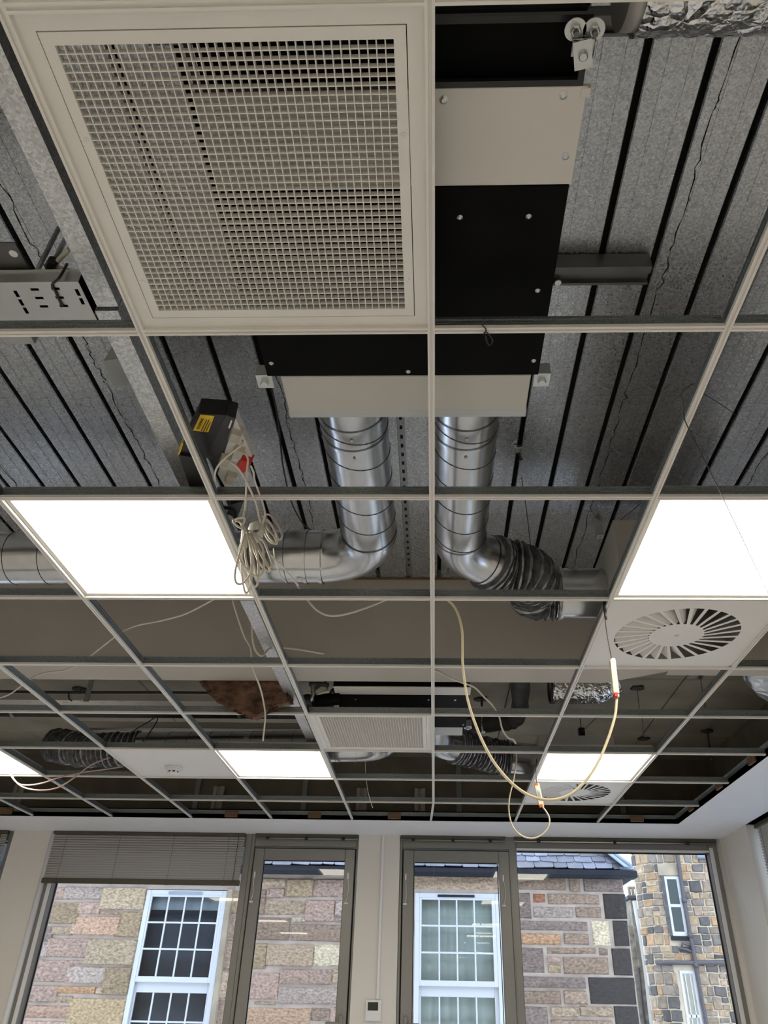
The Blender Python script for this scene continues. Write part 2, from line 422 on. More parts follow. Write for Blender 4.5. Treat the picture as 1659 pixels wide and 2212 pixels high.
# ------------------------------------------------------------------ glazing
FR, GK, GL = M['frame'], M['gasket'], M['glass']
def bars(x0, x1, z0, z1, w, y0, y1, wt=None, wb=None):
    wt = wt or w; wb = wb or w
    return MB().bbox(x0, x0+w, y0, y1, z0, z1, .004).bbox(x1-w, x1, y0, y1, z0, z1, .004).bbox(x0+w, x1-w, y0, y1, z1-wt, z1, .004).bbox(x0+w, x1-w, y0, y1, z0, z0+wb, .004)
def fixed_window(name, x0, x1, gx0, gx1, gtop, yf=5.95):
    wdw = thing(name, None, None, (.5*(x0+x1), yf, -H), kind='structure')
    part('frame', MB().bbox(x0, gx0, yf, yf+.11, -H, 0, .004), FR, wdw)
    part('frame', MB().bbox(gx1, x1, yf, yf+.11, -H, 0, .004), FR, wdw)
    part('frame', MB().bbox(gx0, gx1, yf, yf+.11, gtop, 0, .004), FR, wdw)
    part('frame', MB().bbox(gx0, gx1, yf, yf+.11, -H, -H+.12, .004), FR, wdw)
    part('gasket', bars(gx0, gx1, -H+.12, gtop, .008, yf+.068, yf+.082), GK, wdw)
    part('glass', MB().box(gx0+.006, gx1-.006, yf+.072, yf+.078, -H+.125, gtop-.006), GL, wdw)
    return wdw
w1 = fixed_window('window_1', -3.062, -1.462, -2.998, -1.512, -.075)
w2 = fixed_window('window_2', .600, 2.236, .655, 2.165, -.092)
part('glazing_bead', MB().bbox(2.170, 2.200, 5.938, 5.952, -H+.1, -.06, .003), M['bead'], w2)  # pale strip paints the brightly lit side face of the frame
part('glazing_bead', MB().bbox(-3.032, -3.003, 5.938, 5.952, -H+.1, -.06, .003), M['bead'], w1)  # same here: sky light on the frame's inner face, painted as a strip
part('glazing_bead', MB().bbox(.655, 2.165, 5.938, 5.95, -.095, -.080, .003), M['bead'], w2)
w3 = fixed_window('window_3', -5.0, -3.412, -4.95, -3.45, -.075)

def glazed_door(name, x0, x1, lx0, lx1, gx0, gx1, hinge):
    d = thing(name, None, None, (.5*(x0+x1), 5.95, -H), kind='structure')
    part('frame', MB().bbox(x0, lx0-.008, 5.95, 6.05, -H, 0, .004), FR, d)
    part('frame', MB().bbox(lx1+.008, x1, 5.95, 6.05, -H, 0, .004), FR, d)
    part('frame', MB().bbox(lx0-.008, lx1+.008, 5.95, 6.05, -.092, 0, .004), FR, d)
    part('gasket', bars(lx0-.008, lx1+.008, -H, -.094, .012, 5.975, 5.985), GK, d)
    lf = part('leaf', bars(lx0, lx1, -H+.02, -.106, gx0-lx0, 5.937, 6.0, wt=.085, wb=.1), FR, d)
    part('gasket', bars(gx0, gx1, -H+.12, -.191, .006, 5.958, 5.972), GK, lf)
    part('glass', MB().box(gx0+.003, gx1-.003, 5.962, 5.968, -H+.12, -.193), GL, lf)
    for i, x in enumerate((lx0+.022, lx1-.045 if name == 'door_1' else lx1-.052)):
        z = -.30
        mb = MB().bbox(x-.006, x+.006, 5.925, 5.937, z-.022, z+.022, .003)
        mb.tube(smooth_path([(x, 5.927, z-.015), (x+(.010 if i else .004), 5.922, z-.08), (x+.006, 5.924, z-.14), (x-.004, 5.928, z-.183)], 5), .0022, 6)
        mb.bbox(x-.018, x+.012, 5.925, 5.937, z-.196, z-.184, .003)
        part('restrictor_cable', mb, M['bead'], lf)
    hx = gx1+.035 if hinge == 'left' else gx0-.042
    part('handle', MB().bbox(hx-.014, hx+.014, 5.915, 5.937, -1.34, -1.20, .006).bbox(hx-.10 if hinge == 'left' else hx, hx if hinge == 'left' else hx+.1, 5.88, 5.895, -1.262, -1.242, .004), FR, lf)
    return d
glazed_door('door_1', -1.462, -.598, -1.425, -.623, -1.347, -.698, 'left')
glazed_door('door_2', -.268, .600, -.238, .593, -.156, .504, 'right')
w4 = thing('window_4', None, None, (XR+.1, 4, -1.8), kind='structure')
part('frame', MB().box(XR+.2, XR+.3, 2.6, 2.66, -1.85, 0).box(XR+.2, XR+.3, 5.30, 5.36, -1.85, 0).box(XR+.2, XR+.3, 2.66, 5.30, -.06, 0).box(XR+.2, XR+.3, 2.66, 5.30, -1.85, -1.79), FR, w4)
part('glass', MB().box(XR+.25, XR+.256, 2.66, 5.30, -1.79, -.06), GL, w4)

# ------------------------------------------------------------------ blinds
def blind(name, label, x0, x1, y, n, pitch, group, ztop=-.012, tilt=62):
    root = thing(name, label, 'blind', (.5*(x0+x1), y, ztop), group)
    part('head_rail', MB().bbox(x0, x1, y-.018, y+.018, ztop-.012, ztop+.010, .002), M['rail'], root)
    src = None; t = math.radians(tilt); hw = .0125
    z = ztop-.020
    for i in range(n):
        if src is None:
            mb = MB(); p = []
            for s_ in (-1, -.5, 0, .5, 1):
                a, b = s_*hw, .0036*(1-s_*s_)
                p.append((y + a*math.cos(t) - b*math.sin(t), z + a*math.sin(t) + b*math.cos(t)))
            q = p + [(yy+.0004*math.sin(t), zz-.0005*math.cos(t)) for yy, zz in p[::-1]]
            mb.prism(q, x0+.004, x1-.004, 'x'); src = part('slat', mb, M['slat'], root)
        else: clone_part(src, root, (0, 0, -pitch*i))
    zb = z - pitch*n + .002
    br = part('bottom_rail', MB().bbox(x0, x1, y-.014, y+.014, zb-.028, zb+.010, .004), M['rail'], root)
    L = x1-x0
    for f in ((.075, .355, .635, .92) if L > 1 else (.2, .8)):
        x = x0+f*L
        part('ladder_cord', MB().tube([(x, y-.0145, ztop-.01), (x, y-.0145, zb-.03)], .0011, 5).bbox(x-.01, x+.01, y-.016, y-.012, zb-.032, zb-.004, .001), M['rail'], root)
    part('tilt_wand', MB().tube([(x1-.05, y-.02, ztop), (x1-.052, y-.02, zb)], .0028, 6), M['rail'], root)
    return root, zb
b1, zb1 = blind('venetian_blind', 'taupe venetian blind half lowered over the wide window between white pier and glazed door', -3.075, -1.512, 5.927, 18, .0180, 'venetian blinds on the window wall')
part('pull_cord', MB().tube(smooth_path([(-1.545, 5.922, -.36), (-1.55, 5.93, -.8), (-1.558, 5.93, -1.9)], 4), .0022, 5), M['bead'], b1)
copy_thing(b1, (-1.94, 0, 0), 'taupe venetian blind at the left photo edge, beyond the pier beside the wide window', 'venetian blinds on the window wall')
def raised(name, label, x0, x1, y):
    root = thing(name, label, 'blind', (.5*(x0+x1), y, -.03), 'raised blinds under the plaster soffit')
    part('head_rail', MB().bbox(x0, x1, y-.018, y+.012, -.018, -.001, .002), M['rail'], root)
    part('slat_stack', MB().box(x0+.005, x1-.005, y-.014, y+.008, -.026, -.018), M['rail'], root)
    part('bottom_rail', MB().tube([(x0+.004, y-.008, -.034), (x1-.004, y-.008, -.034)], .007, 8), M['zinc'] if x1 > 1 else M['frame'], root)
    for f in (.12, .5, .86):
        x = x0+f*(x1-x0)
        part('clip', MB().bbox(x-.012, x+.012, y-.022, y-.012, -.045, -.020, .002), M['gasket'], root)
raised('raised_blind', 'dark blind rolled up tight above the door beside the lowered blind', -1.43, -.605, 5.932)
raised('raised_blind', 'dark blind rolled up tight above the glazed door beside the widest clear window', -.262, .57, 5.932)
raised('raised_blind', 'dark blind rolled up tight above the window that shows the stone tower', .64, 2.225, 5.932)
# right-hand wall blind (slats run along y)
rb = thing('venetian_blind', 'grey venetian blind fully lowered on the side wall right of the corner pier', 'blind', (XR+.07, 4.2, 0))
part('head_rail', MB().bbox(XR+.05, XR+.09, 2.62, 5.345, -.03, -.002, .002), M['rail'], rb)
srcs = None
for i in range(58):
    if srcs is None:
        t = math.radians(60); z = -.045; p = []
        for s_ in (-1, -.5, 0, .5, 1):
            a, b = s_*.0125, .0036*(1-s_*s_)
            p.append((XR+.07 - a*math.cos(t) + b*math.sin(t), z + a*math.sin(t) + b*math.cos(t)))
        q = p + [(xx-.0004*math.sin(t), zz-.0005*math.cos(t)) for xx, zz in p[::-1]]
        srcs = part('slat', MB().prism([(xx, zz) for xx, zz in q], 2.63, 5.335, 'y'), M['slat'], rb)
    else: clone_part(srcs, rb, (0, 0, -.0195*i))
part('bottom_rail', MB().bbox(XR+.055, XR+.085, 2.62, 5.345, -1.21, -1.185, .003), M['rail'], rb)
for y in (5.25, 4.6, 3.9, 3.2):
    part('ladder_cord', MB().tube([(XR+.055, y, -.02), (XR+.055, y, -1.2)], .0012, 5), M['rail'], rb)

# conduit and thermostat on the white pier
cd = thing('conduit', 'thin white surface conduit running down the white pier to the thermostat', 'conduit', (-.402, YW, -1.1))
part('trunking', MB().bbox(-.413, -.391, YW-.014, YW-.0005, -1.105, -.001, .003), M['bead'], cd)
th = thing('thermostat', 'white square wall thermostat with a dark screen at the foot of the conduit', 'thermostat', (-.43, YW, -1.235))
part('body', MB().bbox(-.487, -.373, YW-.022, YW-.0005, -1.235, -1.107, .004), M['bead'], th)
part('screen', MB().bbox(-.470, -.396, YW-.0245, YW-.0215, -1.172, -1.122, .001), M['lcd'], th)
for i in range(5):
    part('button', MB().bbox(-.468+i*.015, -.457+i*.015, YW-.0245, YW-.0215, -1.186, -1.180, .0008), M['plaster'], th)
for i, sgn in enumerate((-.455, -.428, -.395)):
    part('button', MB().tube([(sgn, YW-.0215, -1.213), (sgn, YW-.0245, -1.213)], .006, 10), M['plaster'], th)

# ================================================================== SUSPENDED CEILING
G = .6; TW = .0075
tee_poly = [(-TW, 0), (-.0028, 0), (-.0022, .0035), (.0022, .0035), (.0028, 0), (TW, 0), (TW, .0085), (.0009, .0085),
            (.0009, .021), (.0022, .0215), (.0022, .0232), (.0009, .0237), (.0009, .031), (.0032, .031), (.0032, .038),
            (-.0032, .038), (-.0032, .031), (-.0009, .031), (-.0009, .0237), (-.0022, .0232), (-.0022, .0215), (-.0009, .021), (-.0009, .0085), (-TW, .0085)]
def tee_mat(a, b): return 1 if (a[1]+b[1])/2 > .0086 else 0
grid = thing('ceiling_grid', 'white suspended ceiling grid of grooved tees with most of its tiles taken out', 'ceiling grid', (0, 2.4, 0))
MAIN0, MAIN1 = -1.2, EDGE_Y
TM = [M['white'], M['galv_tee']]
src = None
for i in range(-7, 3):
    y1 = 4.8 if i == 0 else MAIN1
    if i == 0 or src is None:
        o = part('main_tee', MB().prism(tee_poly, MAIN0, y1, 'y', matfn=tee_mat), TM, grid)
        if i != 0: src = o; isrc = i; o.location.x = i*G
    else: clone_part(src, grid, (i*G, 0, 0))
# the last length of the centre tee has been knocked out of line
mb = MB().prism(tee_poly, 4.803, EDGE_Y, 'y', matfn=tee_mat)
mb.v = [(x-.019*(y-4.803)/(EDGE_Y-4.803), y, z-.002) for x, y, z in mb.v]
part('main_tee', mb, TM, grid, label='short end of the centre tee, bent sideways')
def cross(j, i0, x1=None):
    xa = i0*G+TW; xb = (x1 if x1 else (i0+1)*G)-TW
    mb = MB(); 
    n0 = len(mb.v); mb.prism([(p, q) for p, q in tee_poly], xa, xb, 'x', matfn=tee_mat)
    mb.v = [(x, y+j*G, z) for x, y, z in mb.v]
    return mb
csrc = None
for j in range(-2, 9):
    for i in range(-7, 3):
        if i == 2:
            part('cross_tee', cross(j, 2, EDGE_X+.004), TM, grid)
        elif csrc is None:
            csrc = part('cross_tee', cross(0, 0), TM, grid); csrc.location = (i*G, j*G, 0)
        else: clone_part(csrc, grid, (i*G, j*G, 0))

def cell_frame(mb, x0, y0, x1, y1, w, z0, z1, m=0):
    """mitred picture frame in one piece"""
    o = [(x0, y0), (x1, y0), (x1, y1), (x0, y1)]; i_ = [(x0+w, y0+w), (x1-w, y0+w), (x1-w, y1-w), (x0+w, y1-w)]
    vs = [(x, y, z) for z in (z0, z1) for x, y in o+i_]
    fs = []
    for k in range(4):
        k2 = (k+1) % 4
        fs += [(k, 4+k, 4+k2, k2), (8+k, 8+k2, 12+k2, 12+k), (k, k2, 8+k2, 8+k), (4+k, 12+k, 12+k2, 4+k2)]
    return mb.add(vs, fs, m)

# --- lit LED panels
def led(i, j, label, z=0.0):
    x0, y0 = i*G+TW+.001, j*G+TW+.001; x1, y1 = (i+1)*G-TW-.001, (j+1)*G-TW-.001
    t = thing('ceiling_light', label, 'light', (x0+.29, y0+.29, z), 'square LED ceiling panels')
    mb = MB(); cell_frame(mb, x0, y0, x1, y1, .0135, z+.0085, z+.030); part('frame', mb, M['white'], t)
    part('diffuser', MB().box(x0+.0125, x1-.0125, y0+.0125, y1-.0125, z+.024, z+.028), M['led'], t)
    part('back_pan', MB().bbox(x0+.006, x1-.006, y0+.006, y1-.006, z+.0305, z+.055, .004), M['panel'], t)
    return t
led(-2, 2, 'lit square LED panel beside the coiled bundle of white cables')
led(1, 2, 'lit square LED panel with a thin dark wire hanging across it')
led(-2, 6, 'lit square LED panel next to the tile with the smoke detector')
led(1, 6, 'lit square LED panel crossed by the hanging cream cable, ahead of the far swirl diffuser')
led(-5, 6, 'lit square LED panel behind the pink looped cables at the photo edge')
for (i, j, where) in ((-2, -3, 'first row behind the camera, over the middle of the room'), (1, -3, 'first row behind the camera, near the blind side'), (-5, -3, 'first row behind the camera, on the far left'),
                      (-2, -7, 'back row by the rear wall, over the middle of the room'), (1, -7, 'back row by the rear wall, near the blind side'), (-5, -7, 'back row by the rear wall, on the far left'),
                      (-5, 2, 'just past the left photo edge, in line with the near panels')):
    led(i, j, 'lit square LED panel '+where)

# --- plain tiles
def tile(i, j, label):
    x0, y0 = i*G+TW*.4, j*G+TW*.4
    return solo('ceiling_tile', MB().bbox(x0+.003, x0+G-.006, y0+.003, y0+G-.006, .009, .024, .0012), M['tile'], label, 'ceiling tile', org=(x0+.3, y0+.3, .009))
tile(-1, -1, 'plain white ceiling tile just beyond the big egg-crate grille at the top edge')
tile(-3, 6, 'plain white ceiling tile that carries the smoke detector')

sd = thing('smoke_detector', 'round white smoke detector under the plain white tile', 'smoke detector', (-1.53, 3.99, .0))
part('base', MB().lathe((-1.53, 3.99, .009), [(0, -.012), (.050, -.012), (.0525, -.009), (.0525, 0), (0, 0)], 28, 'z', 0, True), M['bead'], sd)
part('head', MB().lathe((-1.53, 3.99, -.003), [(0, -.034), (.020, -.034), (.030, -.029), (.034, -.024), (.034, -.021)], 28, 'z', 0, True)
     .lathe((-1.53, 3.99, -.003), [(.034, -.012), (.044, -.006), (.048, 0), (0, 0)], 28, 'z', 0, True), M['bead'], sd)
for k in range(8):
    a = k*math.pi/4
    part('fin', MB().obox((-1.53+.033*math.cos(a), 3.99+.033*math.sin(a), -.0195), ((-math.sin(a), math.cos(a), 0), (math.cos(a), math.sin(a), 0), (0, 0, 1)), .006, .003, .0065), M['bead'], sd)
part('chamber', MB().lathe((-1.53, 3.99, -.003), [(0, -.024), (.029, -.024), (.029, -.008), (0, -.008)], 20), M['lag'], sd)

# --- egg-crate return-air grilles
def grille(i, j, label):
    x0, y0 = i*G+TW-.004, j*G+TW-.004; x1, y1 = (i+1)*G-TW+.004, (j+1)*G-TW+.004
    cx, cy = (x0+x1)/2, (y0+y1)/2
    t = thing('eggcrate_grille', label, 'grille', (cx, cy, .006), 'egg-crate return grilles')
    mb = MB(); cell_frame(mb, x0, y0, x1, y1, .029, .0086, .0102)
    part('outer_frame', mb, M['white'], t)
    ax0, ay0, ax1, ay1 = x0+.0305, y0+.0305, x1-.0305, y1-.0305
    mb = MB(); cell_frame(mb, ax0, ay0, ax1, ay1, .018, .0080, .0215)
    part('core_frame', mb, M['white'], t)
    bx0, by0, bx1, by1 = ax0+.0175, ay0+.0175, ax1-.0175, ay1-.0175
    n = 38; mb = MB(); th_ = .0008
    for k in range(1, n):
        x = bx0+(bx1-bx0)*k/n; mb.box(x-th_, x+th_, by0, by1, .0090, .0205)
        y = by0+(by1-by0)*k/n; mb.box(bx0, bx1, y-th_, y+th_, .0092, .0203)
    part('eggcrate_core', mb, M['white'], t, stuff=True)
    for sx, sy in ((0, .30), (0, .83), (1, .30), (1, .83)):
        x = ax0+.009 if not sx else ax1-.009; y = ay0+sy*(ay1-ay0)
        part('screw', MB().lathe((x, y, .008), [(0, -.0004), (.0018, -.0016), (.0042, -.0010), (.0046, 0)], 12), M['bead'], t)
    return t
grille(-1, 0, 'large square white egg-crate return grille nearest the camera')
grille(-1, 5, 'small-looking white egg-crate grille in the far part of the grid, beside the knocked centre tee')

# --- swirl diffusers
def swirl(i, j, label, rot=0.0):
    x0, y0 = i*G+TW*.6, j*G+TW*.6; x1, y1 = (i+1)*G-TW*.6, (j+1)*G-TW*.6; cx, cy = (x0+x1)/2, (y0+y1)/2
    t = thing('swirl_diffuser', label, 'diffuser', (cx, cy, .008), 'swirl air diffusers')
    N = 27; ri, ro = .098, .222; zb, zt = .0085, .0097
    mb = MB(); vs = []; tw = .16
    per = 4*N
    for k in range(per):
        a = 2*math.pi*k/per+rot
        c, s_ = math.cos(a), math.sin(a); m_ = (x1-x0)/2/max(abs(c), abs(s_))
        vs.append((c, s_, m_, a))
    for zz in (zb, zt):
        for (c, s_, m_, a) in vs: mb.v.append((cx+c*m_, cy+s_*m_, zz))
        for (c, s_, m_, a) in vs: mb.v.append((cx+c*(ro+.002), cy+s_*(ro+.002), zz))
        for k_, (c, s_, m_, a) in enumerate(vs):
            a += 2*math.pi/N*((0, .52, .68, .84)[k_ % 4]-(k_ % 4)/4); mb.v.append((cx+ri*math.cos(a+tw), cy+ri*math.sin(a+tw), zz))
        mb.v.append((cx, cy, zz))
    L = 3*per+1
    def face(f): mb.f.append(f); mb.m.append(0); mb.s.append(False)
    for k in range(per):
        k2 = (k+1) % per
        for q, o in ((0, 0), (1, L)):
            f = [o+k, o+k2, o+per+k2, o+per+k]; face(f if q else f[::-1])
            f = [o+2*per+k, o+2*per+k2, o+L-1]; face(f if q else f[::-1])
            if k % 4 == 0:
                f = [o+per+k, o+per+k2, o+2*per+k2, o+2*per+k]; face(f if q else f[::-1])
        if k % 4 == 0:
            face([per+k, 2*per+k, L+2*per+k, L+per+k]); face([per+k2, L+per+k2, L+2*per+k2, 2*per+k2])
        else:
            face([per+k, L+per+k, L+per+k2, per+k2]); face([2*per+k, 2*per+k2, L+2*per+k2, L+2*per+k])
        face([k, L+k, L+k2, k2])
    part('face_plate', mb, M['tile'], t)
    # one guide vane above every slot, tipped up from its trailing edge
    vsrc = None
    for q in range(N):
        a = 2*math.pi*(q*4+1.0)/per+rot
        def pt(r, da, zz): 
            tt = (ro-r)/(ro-ri)*tw
            return (cx+r*math.cos(a+da+tt), cy+r*math.sin(a+da+tt), zz)
        if vsrc is None:
            d3 = 2*math.pi*3/per
            pin = 2*math.pi/N*.27
            v8 = [pt(ri+.004, pin, zb+.0012), pt(ro-.002, 0, zb+.0012), pt(ro-.002, d3*.86, zb+.034), pt(ri+.004, d3*.9, zb+.012)]
            v8 += [(x, y, z+.0009) for x, y, z in v8]
            vsrc = part('vane', MB().add(v8, [(0, 1, 2, 3), (7, 6, 5, 4), (0, 4, 5, 1), (1, 5, 6, 2), (2, 6, 7, 3), (3, 7, 4, 0)]), M['tile'], t)
            vm = [np.array(v)-np.array(ORG[t.name]) for v in v8]
            off = (cx-ORG[t.name][0], cy-ORG[t.name][1])
        else:
            clone_part(vsrc, t, (0, 0, 0), (0, 0, 2*math.pi*q/N))
    part('screw', MB().lathe((cx, cy, zb), [(0, -.003), (.006, -.0025), (.0085, -.0006), (.0085, 0)], 16), M['panel'], t)
    # plenum box above with its own round spigot
    return t
d1 = swirl(1, 3, 'white swirl air diffuser beside the near right lit panel')
d2 = swirl(1, 7, 'smaller-looking white swirl diffuser at the far end, behind the hanging driver')
def plenum_box(name, label, x0, x1, y0, y1, z0, z1):
    t = thing(name, label, 'plenum box', ((x0+x1)/2, (y0+y1)/2, z0), 'diffuser plenum boxes')
    mb = MB(); e = .0015
    for b in ((x0, x0+e, y0, y1), (x1-e, x1, y0, y1), (x0+e, x1-e, y0, y0+e), (x0+e, x1-e, y1-e, y1)): mb.box(b[0], b[1], b[2], b[3], z0, z1)
    mb.box(x0+e, x1-e, y0+e, y1-e, z1-e, z1)
    part('casing', mb, M['plenum'], t)
    part('lining', MB().box(x0+e*2, x1-e*2, y0+e*2, y1-e*2, z1-.012, z1-e*2), M['black'], t)
    return t
plenum_box('plenum_box', 'grey sheet metal plenum box above the near swirl diffuser', .665, 1.135, 1.86, 2.34, .022, .36)
plenum_box('plenum_box', 'grey sheet metal plenum box above the far swirl diffuser', .665, 1.135, 4.26, 4.74, .022, .30)

# ================================================================== SERVICES IN THE VOID
def screw(t, x, y, z, r=.006):
    part('screw', MB().lathe((x, y, z), [(0, -.0030), (r*.55, -.0030), (r, -.0012), (r*1.25, -.0004), (r*1.25, 0)], 12), M['zinc'], t)
def fan_coil(label, ox, oy, full=True):
    z = .10
    X0, X1 = -.392+ox, .252+ox
    t = thing('fan_coil_unit', label, 'fan coil unit', (ox-.07, oy+.45, z), 'fan coil units above the grid')
    ya = .168+oy if full else .246+oy
    part('casing', MB().bbox(X0, X1, ya+.002, .829+oy, z+.002, z+.27, .003), M['black'], t)
    part('access_panel', MB().bbox(X0+.001, X1+.004, ya, .341+oy, z-.002, z+.004, .001), M['panel'], t, label='bare pale metal access panel')
    part('access_panel', MB().bbox(X0, X1, .342+oy, .828+oy, z-.0035, z+.004, .0012), M['black'], t, label='black faced bottom panel')
    for (x, y) in ((-.36, .20), (.022, .180+.006), (.218, .182), (.237, .287), (-.365, .29)):
        if full or y > .26: screw(t, x+ox, y+oy, z-.002)
    for (x, y) in ((.055, .405), (.185, .405), (.222, .58), (.236, .782), (-.375, .785), (-.055, .815), (-.3, .405)):
        screw(t, x+ox, y+oy, z-.0035, .0045)
    if full:
        # deep black filter chamber ahead of the panel, its rim standing proud
        mb = MB(); cell_frame(mb, X0+.004,   .063+oy, X1-.004, .168+oy, .010, z-.001, z+.010)
        part('filter_rim', mb, M['black_pl'], t)
        part('filter_chamber', MB().box(X0+.010, X1-.010, .066+oy, .166+oy, z+.030, z+.26), M['black'], t)
        part('edge_clip', MB().bbox(X1-.006, X1+.010, .170+oy, .186+oy, z-.0035, z+.012, .001), M['panel'], t)
    p0, p1 = -.362+ox, .236+ox
    part('discharge_plenum', MB().bbox(p0, p1, .832+oy, .955+oy, z, z+.25, .002), M['plenum'], t, label='pale grey discharge box')
    part('plenum_flange', MB().bbox(p0-.003, p1+.003, .955+oy, .984+oy, z+.0015, z+.25, .002), M['steel'], t)
    for cx in (-.215, .093):
        part('spigot', MB().lathe((cx+ox, .984+oy, z+.105), [(.088, 0), (.0885, .05), (.0865, .05), (.086, 0)], 32, 'y', 0, True), M['duct'], t)
    # suspension lugs
    for (x, y) in ((X0-.012, .842), (X1+.012, .842)):
        part('lug', MB().bbox(x-.020+ox*0, x+.020, y-.008+oy, y+.034+oy, z+.004, z+.0075, .001).bbox(x-.020, x+.020, y-.010+oy, y-.007+oy, z+.004, z+.04, .001)
             .lathe((x, y+.012+oy, z+.004), [(0, -.010), (.009, -.010), (.0105, -.008), (.0105, 0)], 6), M['zinc'], t)
    for x in (-.295, .175):
        part('boss', MB().bbox(x-.028+ox, x+.028+ox, .986+oy, 1.022+oy, z+.03, z+.075, .008), M['plenum'], t)
    return t
fan_coil('near fan coil unit with black panels and one bare metal panel above the large grille', 0, 0)
fan_coil('far fan coil unit in black and pale sheet metal above the small-looking egg-crate grille', -.078, 2.648, False)

# zinc hanger cluster at the near corner of the unit
hb = thing('hanger_bracket', 'zinc hanger bracket with two round washers at the corner of the near fan coil unit', 'bracket', (.27, .13, .14))
for u, v, r in ((1243, 63, .0165), (1283, 63, .0165)):
    x, y, z = Zp(u, v, .082)
    part('washer', MB().lathe((x, y, z), [(0, -.002), (r, -.002), (r, 0), (0, 0)], 28), M['zinc'], hb)
    part('nut', MB().lathe((x, y, z-.002), [(0, -.008), (.007, -.008), (.009, -.006), (.009, 0)], 6), M['zinc'], hb)
    part('threaded_rod', MB().tube([(x, y, z-.018), (x, y, .56 if x > .262 else .098)], .0045, 10), M['unistrut'], hb)
a = Zp(1238, 84, .075); b = Zp(1286, 104, .075)
part('plate', MB().bbox(a[0], b[0], a[1], b[1]+.012, .074, .077, .001).bbox(b[0]-.003, b[0], a[1], b[1]+.012, .066, .077, .001), M['zinc'], hb)
c = np.array(Zp(1259, 118, .068)); an = -.22
part('plate', MB().obox(c, ((math.cos(an), math.sin(an), 0), (-math.sin(an), math.cos(an), 0), (0, 0, 1)), .014, .021, .0018)
     .lathe(tuple(c), [(0, -.009), (.0055, -.009), (.0075, -.007), (.0075, 0)], 12), M['zinc'], hb)

# ---- helper for spiral ducts: tube with fine standing seams
def duct_rings(path, r, step):
    """rings along a path where a seam stands proud"""
    P = [np.array(p, float) for p in path]; out = []; acc = 0
    for i in range(len(P)-1):
        d = np.linalg.norm(P[i+1]-P[i]); t = 0
        while acc + (d-t) >= step:
            t += step-acc; acc = 0
            out.append((P[i]+(P[i+1]-P[i])*(t/d), (P[i+1]-P[i])/d))
        acc += d-t
    return out
def ring_path(c, ax, r, n=28, lean=.0):
    ax = np.array(ax); up = np.array([0, 0, 1.0]) if abs(ax[2]) < .9 else np.array([1.0, 0, 0])
    N = np.cross(ax, up); N /= np.linalg.norm(N); B = np.cross(ax, N)
    return [c + (N*math.cos(2*math.pi*k/n)+B*math.sin(2*math.pi*k/n))*r + ax*lean*math.cos(2*math.pi*k/n) for k in range(n+1)]
def duct_part(root, name, path, r, mat_, step=0, n=36, lean=.02, collars=()):
    p = part(name, MB().tube(path, r, n, cap=False), mat_, root)
    if step:
        for c, ax in duct_rings(path, r, step):
            part('seam', MB().tube(ring_path(c, ax, r+.0006, lean=lean), .0013, 5, cap=False), M['zinc'] if r < .05 else M['duct_seam'], p)
    for c, ax in collars:
        part('collar', MB().tube([np.array(c)-np.array(ax)*.006, np.array(c)+np.array(ax)*.006], r+.0035, n, cap=False), mat_, p)
    return p
M['duct_seam'] = mat('dark_seam', (.10, .10, .105), .5, .6)
def flex_part(root, path, r, pleats, name='flexible_hose'):
    P = smooth_path(path, 10); L = len(P)
    cum = [0]
    for i in range(L-1): cum.append(cum[-1]+np.linalg.norm(P[i+1]-P[i]))
    n = pleats*3+1; Q = []
    for k in range(n):          # per pleat: a valley painted dark as shade, then a pale, lit-looking ridge
        s = cum[-1]*(k//3 + (0, .42, .72)[k % 3])/pleats; s = min(s, cum[-1])
        i = min(int(np.searchsorted(cum, s, 'right'))-1, L-2)
        Q.append(P[i]+(P[i+1]-P[i])*((s-cum[i])/(cum[i+1]-cum[i]+1e-9)))
    rs_ = random.Random(11)
    ph = [rs_.uniform(-.003, .003) for _ in range(n)]
    def rfn(i, m):
        base = r + (-.010, .010, .008)[i % 3] + ph[i]*1.6
        return lambda a: base + .0022*math.sin(3*a+i*.6) + .0024*math.sin(9*a+i*2.9)
    mb = MB().tube(Q, r, 30, cap=False, smooth=False, rfn=rfn)
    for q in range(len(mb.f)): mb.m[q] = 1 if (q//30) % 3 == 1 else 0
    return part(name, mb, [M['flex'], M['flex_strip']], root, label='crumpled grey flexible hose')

def bend(c, r, a0, a1, z, n=12):
    return [np.array((c[0]+r*math.cos(a0+(a1-a0)*k/n), c[1]+r*math.sin(a0+(a1-a0)*k/n), z)) for k in range(n+1)]
# near unit, duct that turns away to the side beside the cable bundle
R_ = .094; zc = .205
t = thing('spiral_duct', 'galvanised spiral duct from the near fan coil unit, turning off behind the cable bundle', 'duct', (-.215, 1.3, zc), 'spiral ducts')
duct_part(t, 'straight_run', [(-.217, .99, zc), (-.217, 1.685, zc)], R_, M['duct'], .115, collars=[((-.217, 1.06, zc), (0, 1, 0)), ((-.217, 1.14, zc), (0, 1, 0)), ((-.217, 1.68, zc), (0, 1, 0))])
duct_part(t, 'elbow', [(-.217, 1.68, zc)]+bend((-.397, 1.685), .18, 0, math.pi/2, zc)+[(-.40, 1.865, zc)], R_+.001, M['duct'])
duct_part(t, 'branch_run', [(-.395, 1.865, zc), (-1.2, 1.865, zc-.004), (-2.6, 1.865, zc-.02)], R_+.003, M['duct'], .125, lean=-.006, collars=[((-.40, 1.865, zc), (1, 0, 0)), ((-.455, 1.865, zc), (1, 0, 0))])
for y_ in (1.085, 1.165):
    part('screw', MB().lathe((-.215, y_, zc-R_-.003), [(0, -.003), (.004, -.0022), (.005, 0)], 10), M['zinc'], t)
